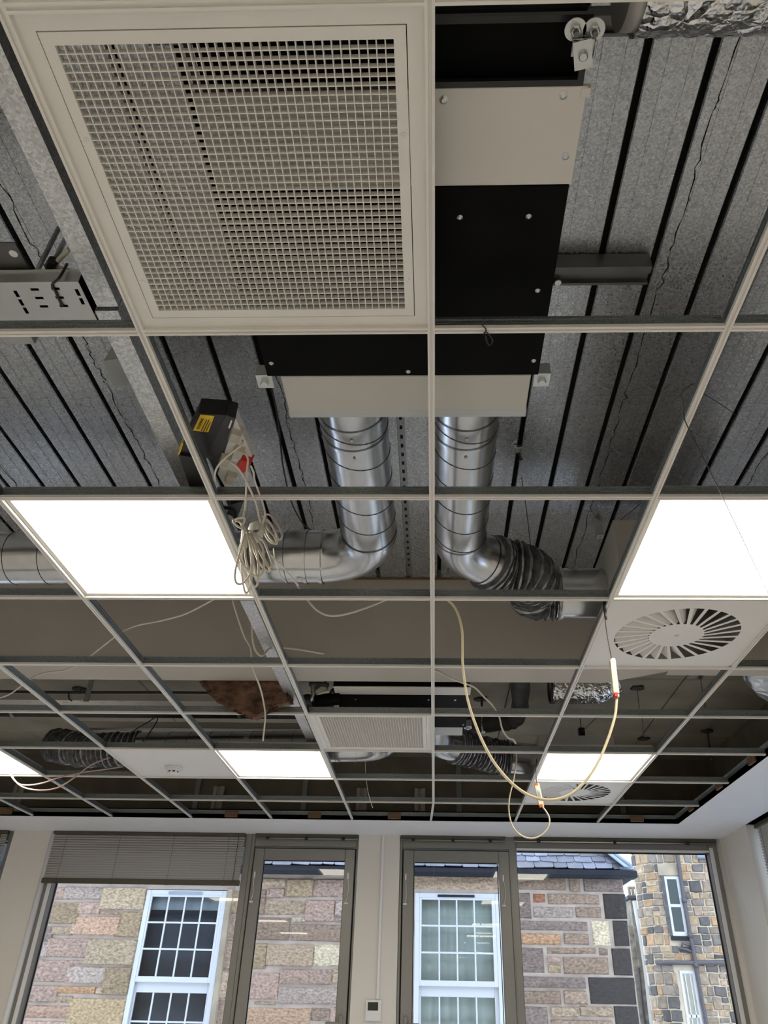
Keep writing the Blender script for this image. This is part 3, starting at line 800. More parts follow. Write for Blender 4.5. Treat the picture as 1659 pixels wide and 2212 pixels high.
# duct to the swirl diffuser
t = thing('spiral_duct', 'galvanised spiral duct from the near fan coil unit into a crumpled grey hose', 'duct', (.093, 1.3, zc), 'spiral ducts')
duct_part(t, 'straight_run', [(.093, .99, zc), (.093, 1.70, zc)], R_-.003, M['duct'], .115, collars=[((.093, 1.06, zc), (0, 1, 0)), ((.093, 1.14, zc), (0, 1, 0)), ((.093, 1.70, zc), (0, 1, 0))])
el = [(.093, 1.695, zc)]+bend((.293, 1.71), .20, math.pi, math.pi*.72, zc)
e1 = np.array(el[-1]); dirn = np.array([math.sin(.28*math.pi), math.cos(.28*math.pi), 0])
el.append(e1+dirn*.05)
duct_part(t, 'elbow', el, R_-.003, M['duct'], collars=[(e1+dirn*.03, dirn)])
s0 = np.array((.497, 2.15, .208))
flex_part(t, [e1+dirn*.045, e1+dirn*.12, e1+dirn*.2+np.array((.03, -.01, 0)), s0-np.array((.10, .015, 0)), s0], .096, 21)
part('hose_clip', MB().tube([s0+np.array((-.012, 0, 0)), s0+np.array((.004, 0, 0))], .104, 30, cap=False), M['zinc'], t)
duct_part(t, 'spigot', [s0-np.array((.02, 0, 0)), (.664, 2.15, .208)], .098, M['duct'])
for y_ in (1.085, 1.165):
    part('screw', MB().lathe((.093, y_, zc-R_+.001), [(0, -.003), (.004, -.0022), (.005, 0)], 10), M['zinc'], t)

# far unit ducts
t = thing('spiral_duct', 'shiny duct bend behind the small-looking grille, from the far fan coil unit', 'duct', (-.29, 4, zc), 'spiral ducts')
oy = 2.648; ox = -.078
duct_part(t, 'straight_run', [(-.215+ox, .99+oy, zc), (-.215+ox, 1.37+oy, zc)], R_, M['duct'])
duct_part(t, 'elbow', [(-.215+ox, 1.36+oy, zc)]+bend((-.395+ox, 1.37+oy), .18, 0, math.pi/2, zc)+[(-.40+ox, 1.55+oy, zc)], R_+.001, M['duct'], collars=[((-.40+ox, 1.55+oy, zc), (1, 0, 0))])
yl = 1.55+oy
duct_part(t, 'branch_run', [(-.395+ox, yl, zc), (-1.50, yl, zc-.02), (-1.86, yl+.02, zc-.02)], R_+.002, M['duct'], .13, lean=-.006)
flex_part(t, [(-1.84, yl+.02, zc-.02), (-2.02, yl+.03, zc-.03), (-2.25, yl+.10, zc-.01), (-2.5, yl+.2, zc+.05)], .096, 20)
t = thing('spiral_duct', 'short duct and crumpled grey hose from far fan coil unit to far diffuser', 'duct', (.09, 4, zc), 'spiral ducts')
px = .093+ox
duct_part(t, 'straight_run', [(px, .99+oy, zc), (px, 1.34+oy, zc)], R_-.003, M['duct'])
el = [(px, 1.335+oy, zc)]+bend((px+.20, 1.35+oy), .20, math.pi, math.pi*.70, zc); e1 = np.array(el[-1]); dirn = np.array([math.sin(.3*math.pi), math.cos(.3*math.pi), 0]); el.append(e1+dirn*.03)
duct_part(t, 'elbow', el, R_-.002, M['duct'])
s1 = np.array((.49, 4.36, .19))
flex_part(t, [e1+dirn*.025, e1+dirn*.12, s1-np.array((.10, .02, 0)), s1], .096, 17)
duct_part(t, 'spigot', [s1-np.array((.02, 0, 0)), (.664, 4.42, .19)], .098, M['duct'])

# ---- long galvanised channel beside the grille, in two lengths
def channel(name, label, x0, x1, y0, y1, z0, z1, group=None):
    th_ = .0022
    poly = [(x0, z0), (x1, z0), (x1, z1), (x1-.012, z1), (x1-.012, z1-th_), (x1-th_, z1-th_), (x1-th_, z0+th_), (x0+th_, z0+th_), (x0+th_, z1-th_), (x0+.012, z1-th_), (x0+.012, z1), (x0, z1)]
    return solo(name, MB().prism(poly, y0, y1, 'y'), M['galv_stud'], label, 'steel channel', group, org=((x0+x1)/2, (y0+y1)/2, z0))
CHG = 'galvanised channels along the grid'
channel('steel_channel', 'wide galvanised steel channel running beside the large grille to the cable tray', -.732, -.685, -1.0, .628, .115, .225, CHG)
channel('steel_channel', 'galvanised steel channel between the tray and the near left lit panel', -.742, -.691, .640, 1.69, .115, .225, CHG)
channel('steel_channel', 'galvanised steel channel passing under the boarded beam beside the brown wool', -.700, -.650, 1.95, 3.72, .070, .112, CHG)

# ---- perforated cable tray at the left
tr = thing('cable_tray', 'perforated steel cable tray with a black cable tie, beside the wide channel', 'cable tray', (-1.1, .60, .15))
ty0, ty1, tz = .585, .70, .145
mb = MB()
xs = [-1.9, -.765]
part('side_lip', MB().bbox(xs[0], xs[1], ty0-.001, ty0+.001, tz-.001, tz+.035, .0004).bbox(xs[0], xs[1], ty0-.006, ty0+.001, tz+.033, tz+.0355, .0004), M['steel'], tr)
part('side_lip', MB().bbox(xs[0], xs[1], ty1-.001, ty1+.001, tz, tz+.035, .0004), M['steel'], tr)
def slotted_plate(x0, x1, y0, y1, z, slots, t=.0012):
    """plate cut by rectangular slots on a rectilinear grid, one connected mesh"""
    xs_ = sorted({x0, x1, *[a for s in slots for a in (s[0], s[1])]}); ys_ = sorted({y0, y1, *[a for s in slots for a in (s[2], s[3])]})
    nx, ny = len(xs_), len(ys_); mb = MB()
    for zz in (z, z+t):
        for y in ys_:
            for x in xs_: mb.v.append((x, y, zz))
    solid = [[not any(s[0]-1e-9 <= xs_[i] and xs_[i+1] <= s[1]+1e-9 and s[2]-1e-9 <= ys_[j] and ys_[j+1] <= s[3]+1e-9 for s in slots) for i in range(nx-1)] for j in range(ny-1)]
    N_ = nx*ny
    def F(f): mb.f.append(f); mb.m.append(0); mb.s.append(False)
    for j in range(ny-1):
        for i in range(nx-1):
            if not solid[j][i]: continue
            a = j*nx+i
            F([a, a+nx, a+nx+1, a+1]); F([N_+a, N_+a+1, N_+a+nx+1, N_+a+nx])
            for di, dj, e in ((-1, 0, (a, a+nx)), (1, 0, (a+1, a+nx+1)), (0, -1, (a, a+1)), (0, 1, (a+nx, a+nx+1))):
                ii, jj = i+di, j+dj
                if not (0 <= ii < nx-1 and 0 <= jj < ny-1) or not solid[jj][ii]: F([e[0], e[1], N_+e[1], N_+e[0]])
    return mb
slots = []
def slot_px(u0, u1, v, hw):
    a = Zp(u0, v, tz); b = Zp(u1, v, tz); slots.append((a[0], b[0], a[1]-hw, a[1]+hw))
for u0, u1, v in ((66, 84, 625.5), (76, 94, 644), (86, 104, 662), (111, 129, 624), (120, 138, 643), (129, 147, 661)): slot_px(u0, u1, v, .0035)
for u, v in ((36, 635), (46, 653.5), (56, 671), (168, 632), (177, 651)):
    a = Zp(u, v, tz); slots.append((a[0]-.004, a[0]+.004, a[1]-.009, a[1]+.009))
for k in range(6): slots.append((-1.25-.06*k, -1.23-.06*k, .62, .63))
part('tray_base', slotted_plate(xs[0], xs[1], ty0, ty1, tz, slots), M['steel'], tr)
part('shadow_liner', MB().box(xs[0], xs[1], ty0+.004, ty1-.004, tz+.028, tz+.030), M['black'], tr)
tie = [Zp(u, v, tz-.003) for u, v in ((128, 600), (113, 615), (120, 630), (127, 646), (133, 658), (137, 662))]
part('cable_tie', MB().tube(smooth_path([(tie[0][0], ty0-.008, tz+.05)]+tie, 4), .003, 6), M['black_pl'], tr)
cs = [Zp(u, v, .23) for u, v in ((150, 538), (128, 560), (121, 572), (128, 579), (150, 584), (176, 590))]
solo('cable', MB().tube(smooth_path(cs, 6), .0055, 8), M['cable'], 'short thick white cable kinked over the cable tray, held by a black tie', 'cable', org=cs[0])
cs = [Zp(u, v, .225) for u, v in ((116, 562), (108, 578), (122, 590), (130, 603))]
solo('black_conduit', MB().tube(smooth_path(cs, 5), .011, 10), M['black_pl'], 'black cable gland and sleeve beside the kinked white cable', 'cable', org=cs[0])
# bracket arm hanging the tray
br = thing('tray_bracket', 'dark steel bracket arm with an oval hole holding up the cable tray', 'bracket', (-1.0, .5, .2))
q = [Zp(u, v, .19) for u, v in ((-40, 524), (32, 525), (74, 602), (-10, 604))]
part('arm', MB().add(q+[(x, y, z+.004) for x, y, z in q], [(0, 1, 2, 3), (7, 6, 5, 4), (0, 4, 5, 1), (1, 5, 6, 2), (2, 6, 7, 3), (3, 7, 4, 0)]), M['unistrut'], br)
hc = Zp(29, 548, .189); part('hole', MB().lathe(hc, [(0, -.0006), (.009, -.0006), (.009, .0004)], 16), M['plaster'], br)
# thin steel angles crossing beyond it
q0, q1 = Zp(74, 597, .30), Zp(127, 492, .46)
solo('steel_rod', MB().tube([q0, q1], .006, 6), M['galv_tee'], 'thin grey steel strut slanting up from the tray bracket to the deck', 'steel strut', 'slanting struts by the tray', org=q0)
q0, q1 = Zp(122, 556, .30), Zp(141, 516, .46)
solo('steel_rod', MB().tube([q0, q1], .006, 6), M['galv_tee'], 'short dark steel strut slanting up behind the kinked white cable', 'steel strut', 'slanting struts by the tray', org=q0)
# small grey cap bolted on the deck
q = Zp(255, 800, .50)
dbx = thing('deck_box', 'small grey wedge-shaped steel cap fixed on the deck beside the channel', 'bracket', q)
f4 = [Zp(u, v, .50) for u, v in ((223, 780), (262, 774), (283, 832), (243, 834))]; t4 = [Zp(248, 738, .565), Zp(252, 738, .565), Zp(283, 812, .568), Zp(238, 812, .568)]
part('body', MB().add(f4+t4, [(0, 1, 2, 3), (0, 4, 5, 1), (1, 5, 6, 2), (2, 6, 7, 3), (3, 7, 4, 0)]), M['steel'], dbx)
q = Zp(40, 735, .54)
solo('cover_plate', MB().bbox(q[0]-.05, q[0]+.045, q[1]-.05, q[1]+.018, .54, .568, .002), M['steel'], 'flat grey steel cover plate fixed on the deck past the cable tray', 'bracket', org=q)

# ---- dark strut and foil covered pipe at the top of the photo
q = Zp(940, 62, .34)
st = thing('strut_channel', 'long dark strut channel across the deck in front of the foil wrapped duct', 'strut', (.3, .17, .34))
ya, yb_ = Zp(1200, 82, .40)[1], Zp(1200, 36, .40)[1]
part('channel', MB().prism([(yb_, .40), (yb_+.006, .40), (yb_+.006, .415), (ya-.006, .415), (ya-.006, .40), (ya, .40), (ya, .441), (yb_, .441)], -.55, .57, 'x'), M['unistrut'], st)
for i in range(8):
    x = -.44+.075*i
    part('slot', MB().bbox(x, x+.03, ya-.001, ya+.0006, .415, .427, .0004), M['steel'], st)
f0 = Zp(1325, 62, .24)
fd = thing('foil_duct', 'crumpled foil wrapped duct along the top edge above the dark strut', 'duct', (f0[0], .085, .33), 'foil wrapped ducts')
rsf = random.Random(4)
def foil_r(r, amp):
    tab = [[rsf.uniform(-amp, amp) for _ in range(36)] for _ in range(80)]
    def rfn(i, m):
        row = tab[i % 80]
        return lambda a: r + row[int(a/(2*math.pi)*36+.5) % 36]
    return rfn
part('sleeve', MB().tube([(f0[0]+.045+k*.0115, .085, .330) for k in range(78)], .105, 36, cap=True, smooth=False, rfn=foil_r(.106, .0022)), M['foil'], fd)
part('collar', MB().tube([(f0[0]+.018, .085, .330), (f0[0]+.06, .085, .330)], .098, 32), M['plenum'], fd)

# short cantilever strut beside the near unit
q = Zp(1204, 600, .50)
ss = thing('strut_channel', 'short dark strut channel sticking out from the side of the near fan coil unit', 'strut', q)
y0 = Zp(1300, 577, .51)[1]; y1 = Zp(1300, 616, .51)[1]
part('channel', MB().prism([(y0, .51), (y0+.022, .51), (y0+.022, .525), (y1-.008, .525), (y1-.008, .51), (y1, .51), (y1, .565), (y0, .565)], .262, .590, 'x'), M['unistrut'], ss)
part('end_cap', MB().lathe((.345, y1-.012, .507), [(0, -.001), (.009, -.001), (.009, .004)], 12), M['zinc'], ss)
# perforated strap on the deck between the two near ducts
pf = thing('perforated_strap', 'dark perforated strap running along the deck between the two near ducts', 'strap', (-.105, 1.9, .56))
sl = [(-.117, -.107, 1.3+.052*k, 1.322+.052*k) for k in range(25)]
part('strap', slotted_plate(-.1255, -.0985, 1.25, 2.66, .5660, sl, .0015), M['galv_tee'], pf)
part('backing', MB().box(-.123, -.101, 1.25, 2.66, .5685, .5695), M['dark'], pf)

# ---- wires and hooks on the grid
def wire(label, pts, r=.0016, mat_='wire', name='hanger_wire', cat='wire', group=None, k=6):
    return solo(name, MB().tube(smooth_path(pts, k), r, 6), M[mat_], label, cat, group, org=tuple(pts[0]))
wire('twisted dark tie wire knotted over the cross tee beside the near fan coil unit', [Zp(u, v, -.004) for u, v in ((1046, 686), (1041, 700), (1050, 712), (1044, 722), (1052, 718), (1064, 735), (1058, 746), (1052, 738), (1049, 724))], .0014)
wire('thin dark wire draped from the main tee across the near right lit panel', [Zp(u, v, -.012) for u, v in ((1497, 829), (1483, 838), (1472, 852), (1477, 868), (1478, 900), (1487, 925), (1530, 1010), (1590, 1135), (1659, 1280), (1690, 1345))], .0013)
wire('short dark wire hanging from the deck rib past the right-hand main tee', [Zp(1588, 895, .40), Zp(1555, 872, .30), Zp(1522, 852, .05)], .0014)
wire('long dark drop wire with a clip, hanging from the deck between duct and hose', [Yp(u, v, 1.88) for u, v in ((1120, 985), (1128, 1040), (1137, 1100), (1147, 1190), (1154, 1278))], .0016)
q = Zp(1119, 972, .555)
hk = thing('deck_hook', 'small square zinc deck hook with a wire hanging from it, right of the spiral duct', 'hook', q)
part('plate', MB().bbox(q[0]-.016, q[0]+.016, q[1]-.016, q[1]+.016, q[2]-.003, q[2]+.012, .001), M['zinc'], hk)
part('bolt', MB().lathe((q[0], q[1], q[2]-.003), [(0, -.006), (.006, -.006), (.006, 0)], 8), M['zinc'], hk)
part('loop', MB().tube(smooth_path([(q[0], q[1], q[2]-.006), (q[0]+.012, q[1]+.03, q[2]-.012), (q[0]+.02, q[1]+.05, q[2]-.004), (q[0]+.006, q[1]+.06, q[2]-.002)], 5), .003, 6), M['black_pl'], hk)
q = Zp(1296, 1158, .50)
hk = thing('deck_hook', 'small zinc deck hook beside the grey plenum box', 'hook', q)
part('plate', MB().bbox(q[0]-.014, q[0]+.014, q[1]-.014, q[1]+.014, q[2]-.003, q[2]+.05, .001), M['zinc'], hk)
part('bolt', MB().lathe((q[0], q[1], q[2]-.003), [(0, -.006), (.006, -.006), (.006, 0)], 8), M['zinc'], hk)
wire('thin wire slanting from the plenum box up past the main tee', [Zp(1320, 1140, .36), Zp(1352, 1114, .46), Zp(1386, 1086, .568)], .0013)
wire('thin dark cable looping down the deck beside the rib left of the spiral duct', [Zp(u, v, .50) for u, v in ((583, 824), (598, 890), (606, 960), (612, 1010), (628, 1080), (650, 1125), (671, 1145))], .0032, 'wire', 'cable', 'cable')

# ---- black power distribution unit lying in the void, plugs and coiled leads
Bp = np.array(Zp(496, 860, .06)); aD = np.array((-.444, .896, 0)); aD /= np.linalg.norm(aD); pD = np.array((aD[1], -aD[0], 0)); zD = np.array((0, 0, 1.0))
def PB(t, p, z=0.0): return Bp + aD*t + pD*p + zD*z
def pbox(t0, t1, p0, p1, z0, z1, m=0, mb=None):
    return (mb or MB()).obox(PB((t0+t1)/2, (p0+p1)/2, (z0+z1)/2), (aD, pD, zD), (t1-t0)/2, (p1-p0)/2, (z1-z0)/2, m)
def quadprism(c, top, mb=None):
    mb = mb or MB()
    return mb.add(list(c)+list(top), [(0, 1, 2, 3), (7, 6, 5, 4), (0, 4, 5, 1), (1, 5, 6, 2), (2, 6, 7, 3), (3, 7, 4, 0)])
pu = thing('power_unit', 'black power distribution unit with a yellow warning label and white sockets, lying over the grid', 'power unit', tuple(PB(.2, 0, .05)))
def zq(z, *uv): return [np.array(Zp(u, v, z)) for u, v in uv]
def raised_quad(q, dz): return quadprism(q, [p+np.array((0, 0, dz)) for p in q])
part('case', raised_quad(zq(.06, (428, 893), (488, 897), (452, 990), (386, 981)), .05), M['black_pl'], pu)
part('side_cover', raised_quad(zq(.059, (489, 897), (509, 904), (470, 1024), (446, 985)), .05), mat('charcoal_plastic', (.03, .032, .036), .4), pu)
part('socket_strip', raised_quad(zq(.061, (509, 904), (545, 985), (492, 1062), (470, 1024)), .03), M['socket'], pu)
part('end_block', raised_quad(zq(.052, (386, 983), (428, 990), (452, 1060), (412, 1060)), .05), M['black_pl'], pu)
part('end_block', raised_quad(zq(.052, (497, 1090), (527, 1082), (512, 1120), (490, 1110)), .05), M['black_pl'], pu)
part('yellow_edge', raised_quad(zq(.054, (393, 958), (396, 958), (388, 982), (384, 982)), .03), M['yellow'], pu, label='yellow edge strip')
lq = zq(.0585, (433, 896), (463, 899), (450, 934), (417, 930))
lab = part('warning_label', raised_quad(lq, .0012), M['yellow'], pu, label='yellow warning label')
def text_part(name, s, size, origin, xdir, ydir, m, parent, ext=.0002):
    """flat lettering laid out with its own baseline direction"""
    cu = bpy.data.curves.new(name, 'FONT'); cu.body = s; cu.size = size; cu.extrude = ext
    tmp = bpy.data.objects.new(name, cu); COL.objects.link(tmp)
    dg = bpy.context.evaluated_depsgraph_get(); me = bpy.data.meshes.new_from_object(tmp.evaluated_get(dg))
    bpy.data.objects.remove(tmp)
    xd, yd = np.array(xdir, float), np.array(ydir, float); zd = np.cross(xd, yd); org = np.array(ORG[parent.name])
    for v in me.vertices:
        q = np.array(origin) + xd*v.co.x + yd*v.co.y + zd*v.co.z - org; v.co = Vector(q)
    me.materials.clear(); me.materials.append(m)
    o = bpy.data.objects.new(name, me); COL.objects.link(o); o.parent = parent; ORG[o.name] = ORG[parent.name]; return o
# lettering reads along the case, letters' tops toward the case edge away from the sockets... seen from below
lx = (lq[0]-lq[3])/np.linalg.norm(lq[0]-lq[3]); ly = lq[0]-lq[1]; ly = ly-lx*np.dot(ly, lx); ly /= np.linalg.norm(ly)
LW, LH = np.linalg.norm(lq[0]-lq[3]), np.linalg.norm(lq[1]-lq[0])
text_part('lettering', 'WARNING', LH*.30, lq[3]-ly*LH*.36+lx*LW*.16+np.array((0, 0, -.0006)), lx, ly, M['ink'], lab)
for k in range(3):
    c_ = lq[3]+lx*LW*.5-ly*LH*(.55+.16*k)+np.array((0, 0, -.0006))
    part('print_line', MB().obox(c_, (lx, ly, (0, 0, 1)), LW*(.36, .40, .30)[k], LH*.028, .0003), M['ink'], lab)
pm = zq(.0580, (499, 908), (502, 909), (496, 926), (493, 924)); part('print_mark', raised_quad(pm, .0012), M['plaster'], pu)

def plug(u, v, label, m='plug', s=1.0):
    q = np.array(Zp(u, v, .058)); t = thing('plug', label, 'plug', tuple(q), 'plugs in the socket strip')
    ax = (aD, pD, zD)
    part('body', quadprism([q-aD*.020*s-pD*.012*s-zD*.014, q-aD*.018*s+pD*.012*s-zD*.014, q+aD*.016*s+pD*.010*s-zD*.014, q+aD*.016*s-pD*.012*s-zD*.014],
                           [q-aD*.024*s-pD*.016*s+zD*.012, q-aD*.022*s+pD*.016*s+zD*.012, q+aD*.020*s+pD*.016*s+zD*.012, q+aD*.020*s-pD*.016*s+zD*.012]), M[m], t)
    part('grip', MB().obox(q+aD*.022*s-zD*.004, ax, .006*s, .008*s, .008), M['socket' if m == 'plug' else m], t)
plug(508, 940, 'grey plug highest on the socket strip of the black power unit')
plug(487, 992, 'grey plug on the socket strip nearest the case, below the longest looped lead')
plug(515, 975, 'grey plug between the two leads, above the red plug')
plug(499, 1030, 'grey plug lowest on the socket strip, just over the cross tee')
plug(529, 998, 'red plug on the socket strip of the black power unit', 'redp', 1.15)

YC = 1.22
def cpt(cx, cy, y=YC): return Yp(330+cx/4.425, 800+cy/4.425, y)
cb = thing('cable_bundle', 'coiled bundle of white flat cables hanging through the grid beside the lit panel', 'cable bundle', cpt(900, 1540))
loops = [
 [(880,1560),(838,1720),(792,1900),(790,2010),(830,2045),(890,2010),(936,1920),(950,1750),(900,1560)],
 [(890,1560),(850,1750),(852,1950),(878,2105),(908,2118),(940,2020),(945,1850),(920,1600)],
 [(893,1550),(882,1750),(930,1980),(968,2066),(1000,2040),(1012,1900),(988,1700),(925,1560)],
 [(900,1550),(950,1750),(990,1955),(1030,1960),(1062,1880),(1050,1700),(965,1560)],
 [(905,1545),(1000,1800),(1075,1905),(1120,1918),(1105,1870),(1010,1700),(930,1540)],
 [(920,1530),(1050,1620),(1110,1750),(1140,1850),(1112,1882),(1060,1810),(940,1560)],
 [(885,1565),(830,1700),(840,1820),(900,1900),(960,1960),(985,1950)],
 [(880,1530),(800,1480),(770,1440),(800,1420),(870,1410),(880,1440),(850,1490),(880,1520)],
 [(790,1440),(830,1450),(870,1500),(890,1540)],
]
for i, lp in enumerate(loops):
    dy = .006*((i*5) % 7-3)
    part('cable_loop', MB().tube(smooth_path([cpt(x, y, YC+dy) for x, y in lp], 7), .0030, 7), M['cable'], cb)
part('cable_wrap', MB().tube([cpt(885, 1530), cpt(878, 1610), cpt(868, 1690)], .010, 10), M['socket'], cb)
cb2 = thing('cable_bundle', 'smaller coil of white cable hanging behind the first bundle, in front of the duct', 'cable bundle', cpt(1080, 1480, 1.30))
for i, lp in enumerate([
 [(1050,1470),(1080,1580),(1135,1645),(1180,1650),(1190,1590),(1140,1480),(1090,1420)],
 [(1060,1460),(1100,1570),(1150,1635),(1185,1640),(1165,1540),(1110,1440)],
 [(1060,1440),(1120,1540),(1165,1590),(1185,1655),(1150,1640),(1080,1540)],
 [(1040,1400),(1110,1378),(1180,1450),(1232,1560),(1222,1610),(1192,1600),(1150,1500),(1080,1420)]]):
    part('cable_loop', MB().tube(smooth_path([cpt(x, y, 1.30+.006*i) for x, y in lp], 7), .0030, 7), M['cable'], cb2)
jb = thing('junction_box', 'white egg-shaped junction box among the hanging white cables', 'junction box', cpt(990, 1560, 1.26))
q = np.array(cpt(985, 1540, 1.262))
part('shell', MB().lathe(tuple(q), [(0, -.032), (.013, -.030), (.021, -.018), (.023, 0), (.020, .018), (.010, .028), (0, .030)], 20, 'z', 0, True), M['socket'], jb)
part('print_mark', MB().obox(q+np.array((.006, -.0205, -.012)), ((1, 0, 0), (0, 1, 0), (0, 0, 1)), .008, .0012, .004), M['unistrut'], jb)
def cable(label, pts, r=.0030, m='cable', k=7, group=None): return wire(label, pts, r, m, 'cable', 'cable', group, k)
CG = 'leads from the power unit'
cable('white lead curving from the highest plug down to the case edge', [cpt(860, 670, 1.0), cpt(840, 720, 1.0), cpt(700, 830, 1.03), cpt(620, 920, 1.06), cpt(592, 1000, 1.10), cpt(600, 1060, 1.14)], group=CG)
cable('white lead dropping from beside the red plug into the first coil', [cpt(880, 790, 1.04), cpt(910, 850, 1.06), cpt(900, 960, 1.08), cpt(895, 1080, 1.12), cpt(885, 1300, 1.22), cpt(868, 1400, 1.22)], group=CG)
cable('white lead arching over from the middle plugs to the cross tee', [cpt(745, 880, 1.05), cpt(800, 920, 1.06), cpt(860, 1000, 1.08), cpt(900, 1075, 1.1), cpt(980, 1250, 1.2), cpt(1010, 1380, 1.24), cpt(1035, 1480, 1.25), cpt(1000, 1560, 1.24)], group=CG)
cable('white lead falling from the red plug into the smaller coil', [cpt(935, 910, 1.06), cpt(965, 980, 1.08), cpt(975, 1060, 1.12), cpt(1045, 1250, 1.22), cpt(1072, 1380, 1.27), cpt(1050, 1470, 1.29), cpt(1065, 1560, 1.3)], group=CG)
cable('white lead running from the bundle across the duct to the cross tee', [cpt(1120, 1760, 1.24), cpt(1180, 1820, 1.28), cpt(1250, 1890, 1.34), cpt(1390, 2056, 1.50)], group=CG)
cable('thin grey lead trailing in front of the duct below the smaller coil', [cpt(1155, 1700, 1.3), cpt(1170, 1820, 1.32), cpt(1215, 1950, 1.36), cpt(1275, 2030, 1.42)], .0018, 'zinc')
cable('black mains lead and plug drooping behind the main tee below the power unit', [tuple(PB(.49, .02, .0)), cpt(760, 1330, 1.3), cpt(780, 1430, 1.28)], .0055, 'black_pl')

# ---- LED drivers hanging on their cables
def driver(label, top, bot, w, d, mcol, ends, group='hanging LED drivers'):
    a, b = np.array(top), np.array(bot); L = np.linalg.norm(b-a); zz = (a-b)/L; xx = np.cross((0, 1, 0), zz); xx /= np.linalg.norm(xx); yy = np.cross(zz, xx); c = (a+b)/2
    t = thing('led_driver', label, 'LED driver', tuple(c), group)
    part('case', MB().obox(c+zz*L*.02, (xx, yy, zz), w/2, d/2, L*.43), M['driver'], t)
    part('case_end', MB().obox(c+zz*L*.47-xx*w*-.12, (xx, yy, zz), w*.36, d*.4, L*.03), M['driver'], t)
    part('mounting_tab', MB().obox(c-zz*L*.47+xx*w*.30, (xx, yy, zz), w*.18, d*.45, L*.03), M['driver'], t)
    for e in ends:
        part('terminal_cover', MB().obox(c+zz*L*(.455 if e == 't' else -.45)-xx*w*.1, (xx, yy, zz), w*.30, d*.52, L*.05), M['orange' if group == 'x' or len(ends) > 1 else 'redp'], t)
    return t, c, (xx, yy, zz), L
YD = 1.83
driver('ivory LED driver hanging upright under the swirl diffuser on a dark lead', Yp(1322, 1424, YD), Yp(1331, 1507, YD), .0165, .024, 'driver', 'b')
cable('dark lead holding the ivory LED driver below the main tee', [Yp(1307, 1338, YD), Yp(1309, 1352, YD), Yp(1314, 1385, YD), Yp(1322, 1426, YD)], .0018, 'wire')
cn = thing('cable_connector', 'black inline cable connector hanging at the main tee above the ivory LED driver', 'connector', Yp(1307, 1318, YD))
part('sleeve', MB().tube([Yp(1305, 1297, YD), Yp(1307, 1322, YD)], .0055, 10), M['black_pl'], cn)
part('boot', MB().tube([Yp(1307, 1320, YD), Yp(1309, 1338, YD)], .0046, 10), mat('brown_boot', (.05, .035, .03), .5), cn)
cable('thick cream cable sagging in a long loop from the grid to the ivory LED driver', [Yp(*q) for q in (
    (962, 1292, YD), (978, 1306, YD), (990, 1328, YD), (998, 1362, YD), (999, 1400, YD), (1000, 1440, YD), (1010, 1510, YD), (1031, 1575, YD), (1058, 1632, YD), (1085, 1670, YD), (1115, 1700, YD),
    (1150, 1721, YD), (1190, 1728, YD), (1228, 1718, YD), (1262, 1690, YD), (1290, 1650, YD), (1312, 1600, YD), (1328, 1548, YD), (1332, 1510, YD))], .0046, 'cream', 6)
YE = 3.86
t2, c2, ax2, L2 = driver('small cream LED driver with orange ends hanging in front of the far swirl diffuser', Yp(1159, 1693, YE), Yp(1170, 1743, YE), .027, .022, 'driver', 'tb')
part('print_label', MB().obox(c2-ax2[1]*.0118, ax2, .0075, .0008, L2*.27), M['bead'], t2)
for k in range(4):
    part('print_line', MB().obox(c2-ax2[1]*.0128+ax2[0]*(.0052-.0035*k), ax2, .0005, .0004, L2*(.20 if k % 2 else .14)), M['ink'], t2)
cable('dark lead holding the small cream LED driver', [Yp(1159, 1640, YE), Yp(1158, 1660, YE), Yp(1159, 1694, YE)], .0026, 'wire')
cable('cream cable making a teardrop loop below the small LED driver', [Yp(*q) for q in (
    (1116, 1627, YE), (1115, 1652, YE), (1108, 1690, YE), (1101, 1720, YE), (1099, 1750, YE), (1106, 1782, YE), (1122, 1802, YE), (1145, 1811, YE), (1168, 1805, YE), (1184, 1788, YE), (1187, 1770, YE), (1181, 1755, YE), (1171, 1742, YE))], .0042, 'cream', 6)
cable('white cable curling down from the beam behind the long cream loop', [Yp(*q) for q in (
    (880, 1436, 2.62), (915, 1442, 2.66), (945, 1450, 2.70), (975, 1466, 2.74), (1000, 1475, 2.80), (1025, 1485, 2.86), (1045, 1505, 2.92), (1064, 1524, 2.98), (1078, 1548, 3.02), (1085, 1575, 3.05), (1098, 1594, 3.1), (1108, 1597, 3.1), (1114, 1606, 3.12))], .0045)
cable('white cable sagging in a shallow curve behind the cross tee near the centre', [Yp(*q) for q in ((640, 1262, 1.86), (668, 1300, 1.9), (688, 1320, 1.92), (716, 1330, 1.93), (760, 1323, 1.94), (825, 1299, 1.95), (870, 1275, 1.96))], .0042)
cable('white cable drooping across the grey beam face over the left main tees', [Zp(*q) for q in ((-20, 1512, .045), (20, 1500, .045), (70, 1464, .045), (105, 1452, .048), (140, 1448, .045), (180, 1428, .045), (245, 1378, .045), (268, 1362, .045), (300, 1350, .045), (350, 1340, .045), (400, 1326, .045), (455, 1298, .045), (500, 1270, .05))], .0036)
cable('white cable hanging straight down past the brown wool to the far grid', [Yp(*q) for q in ((502, 1296, 2.3), (512, 1330, 2.35), (528, 1375, 2.45), (541, 1400, 2.5), (545, 1440, 2.56), (560, 1480, 2.7), (568, 1510, 2.82), (573, 1545, 2.88), (570, 1580, 2.95), (568, 1600, 3.0))], .0042)
cable('white cable dipping in a short loop beside the steel channel', [Yp(*q) for q in ((547, 1296, 2.2), (544, 1340, 2.25), (547, 1390, 2.3), (556, 1411, 2.32), (568, 1416, 2.33), (580, 1402, 2.36), (600, 1399, 2.4), (640, 1402, 2.44), (700, 1412, 2.5))], .0042)
PG = 'pink looped cables'
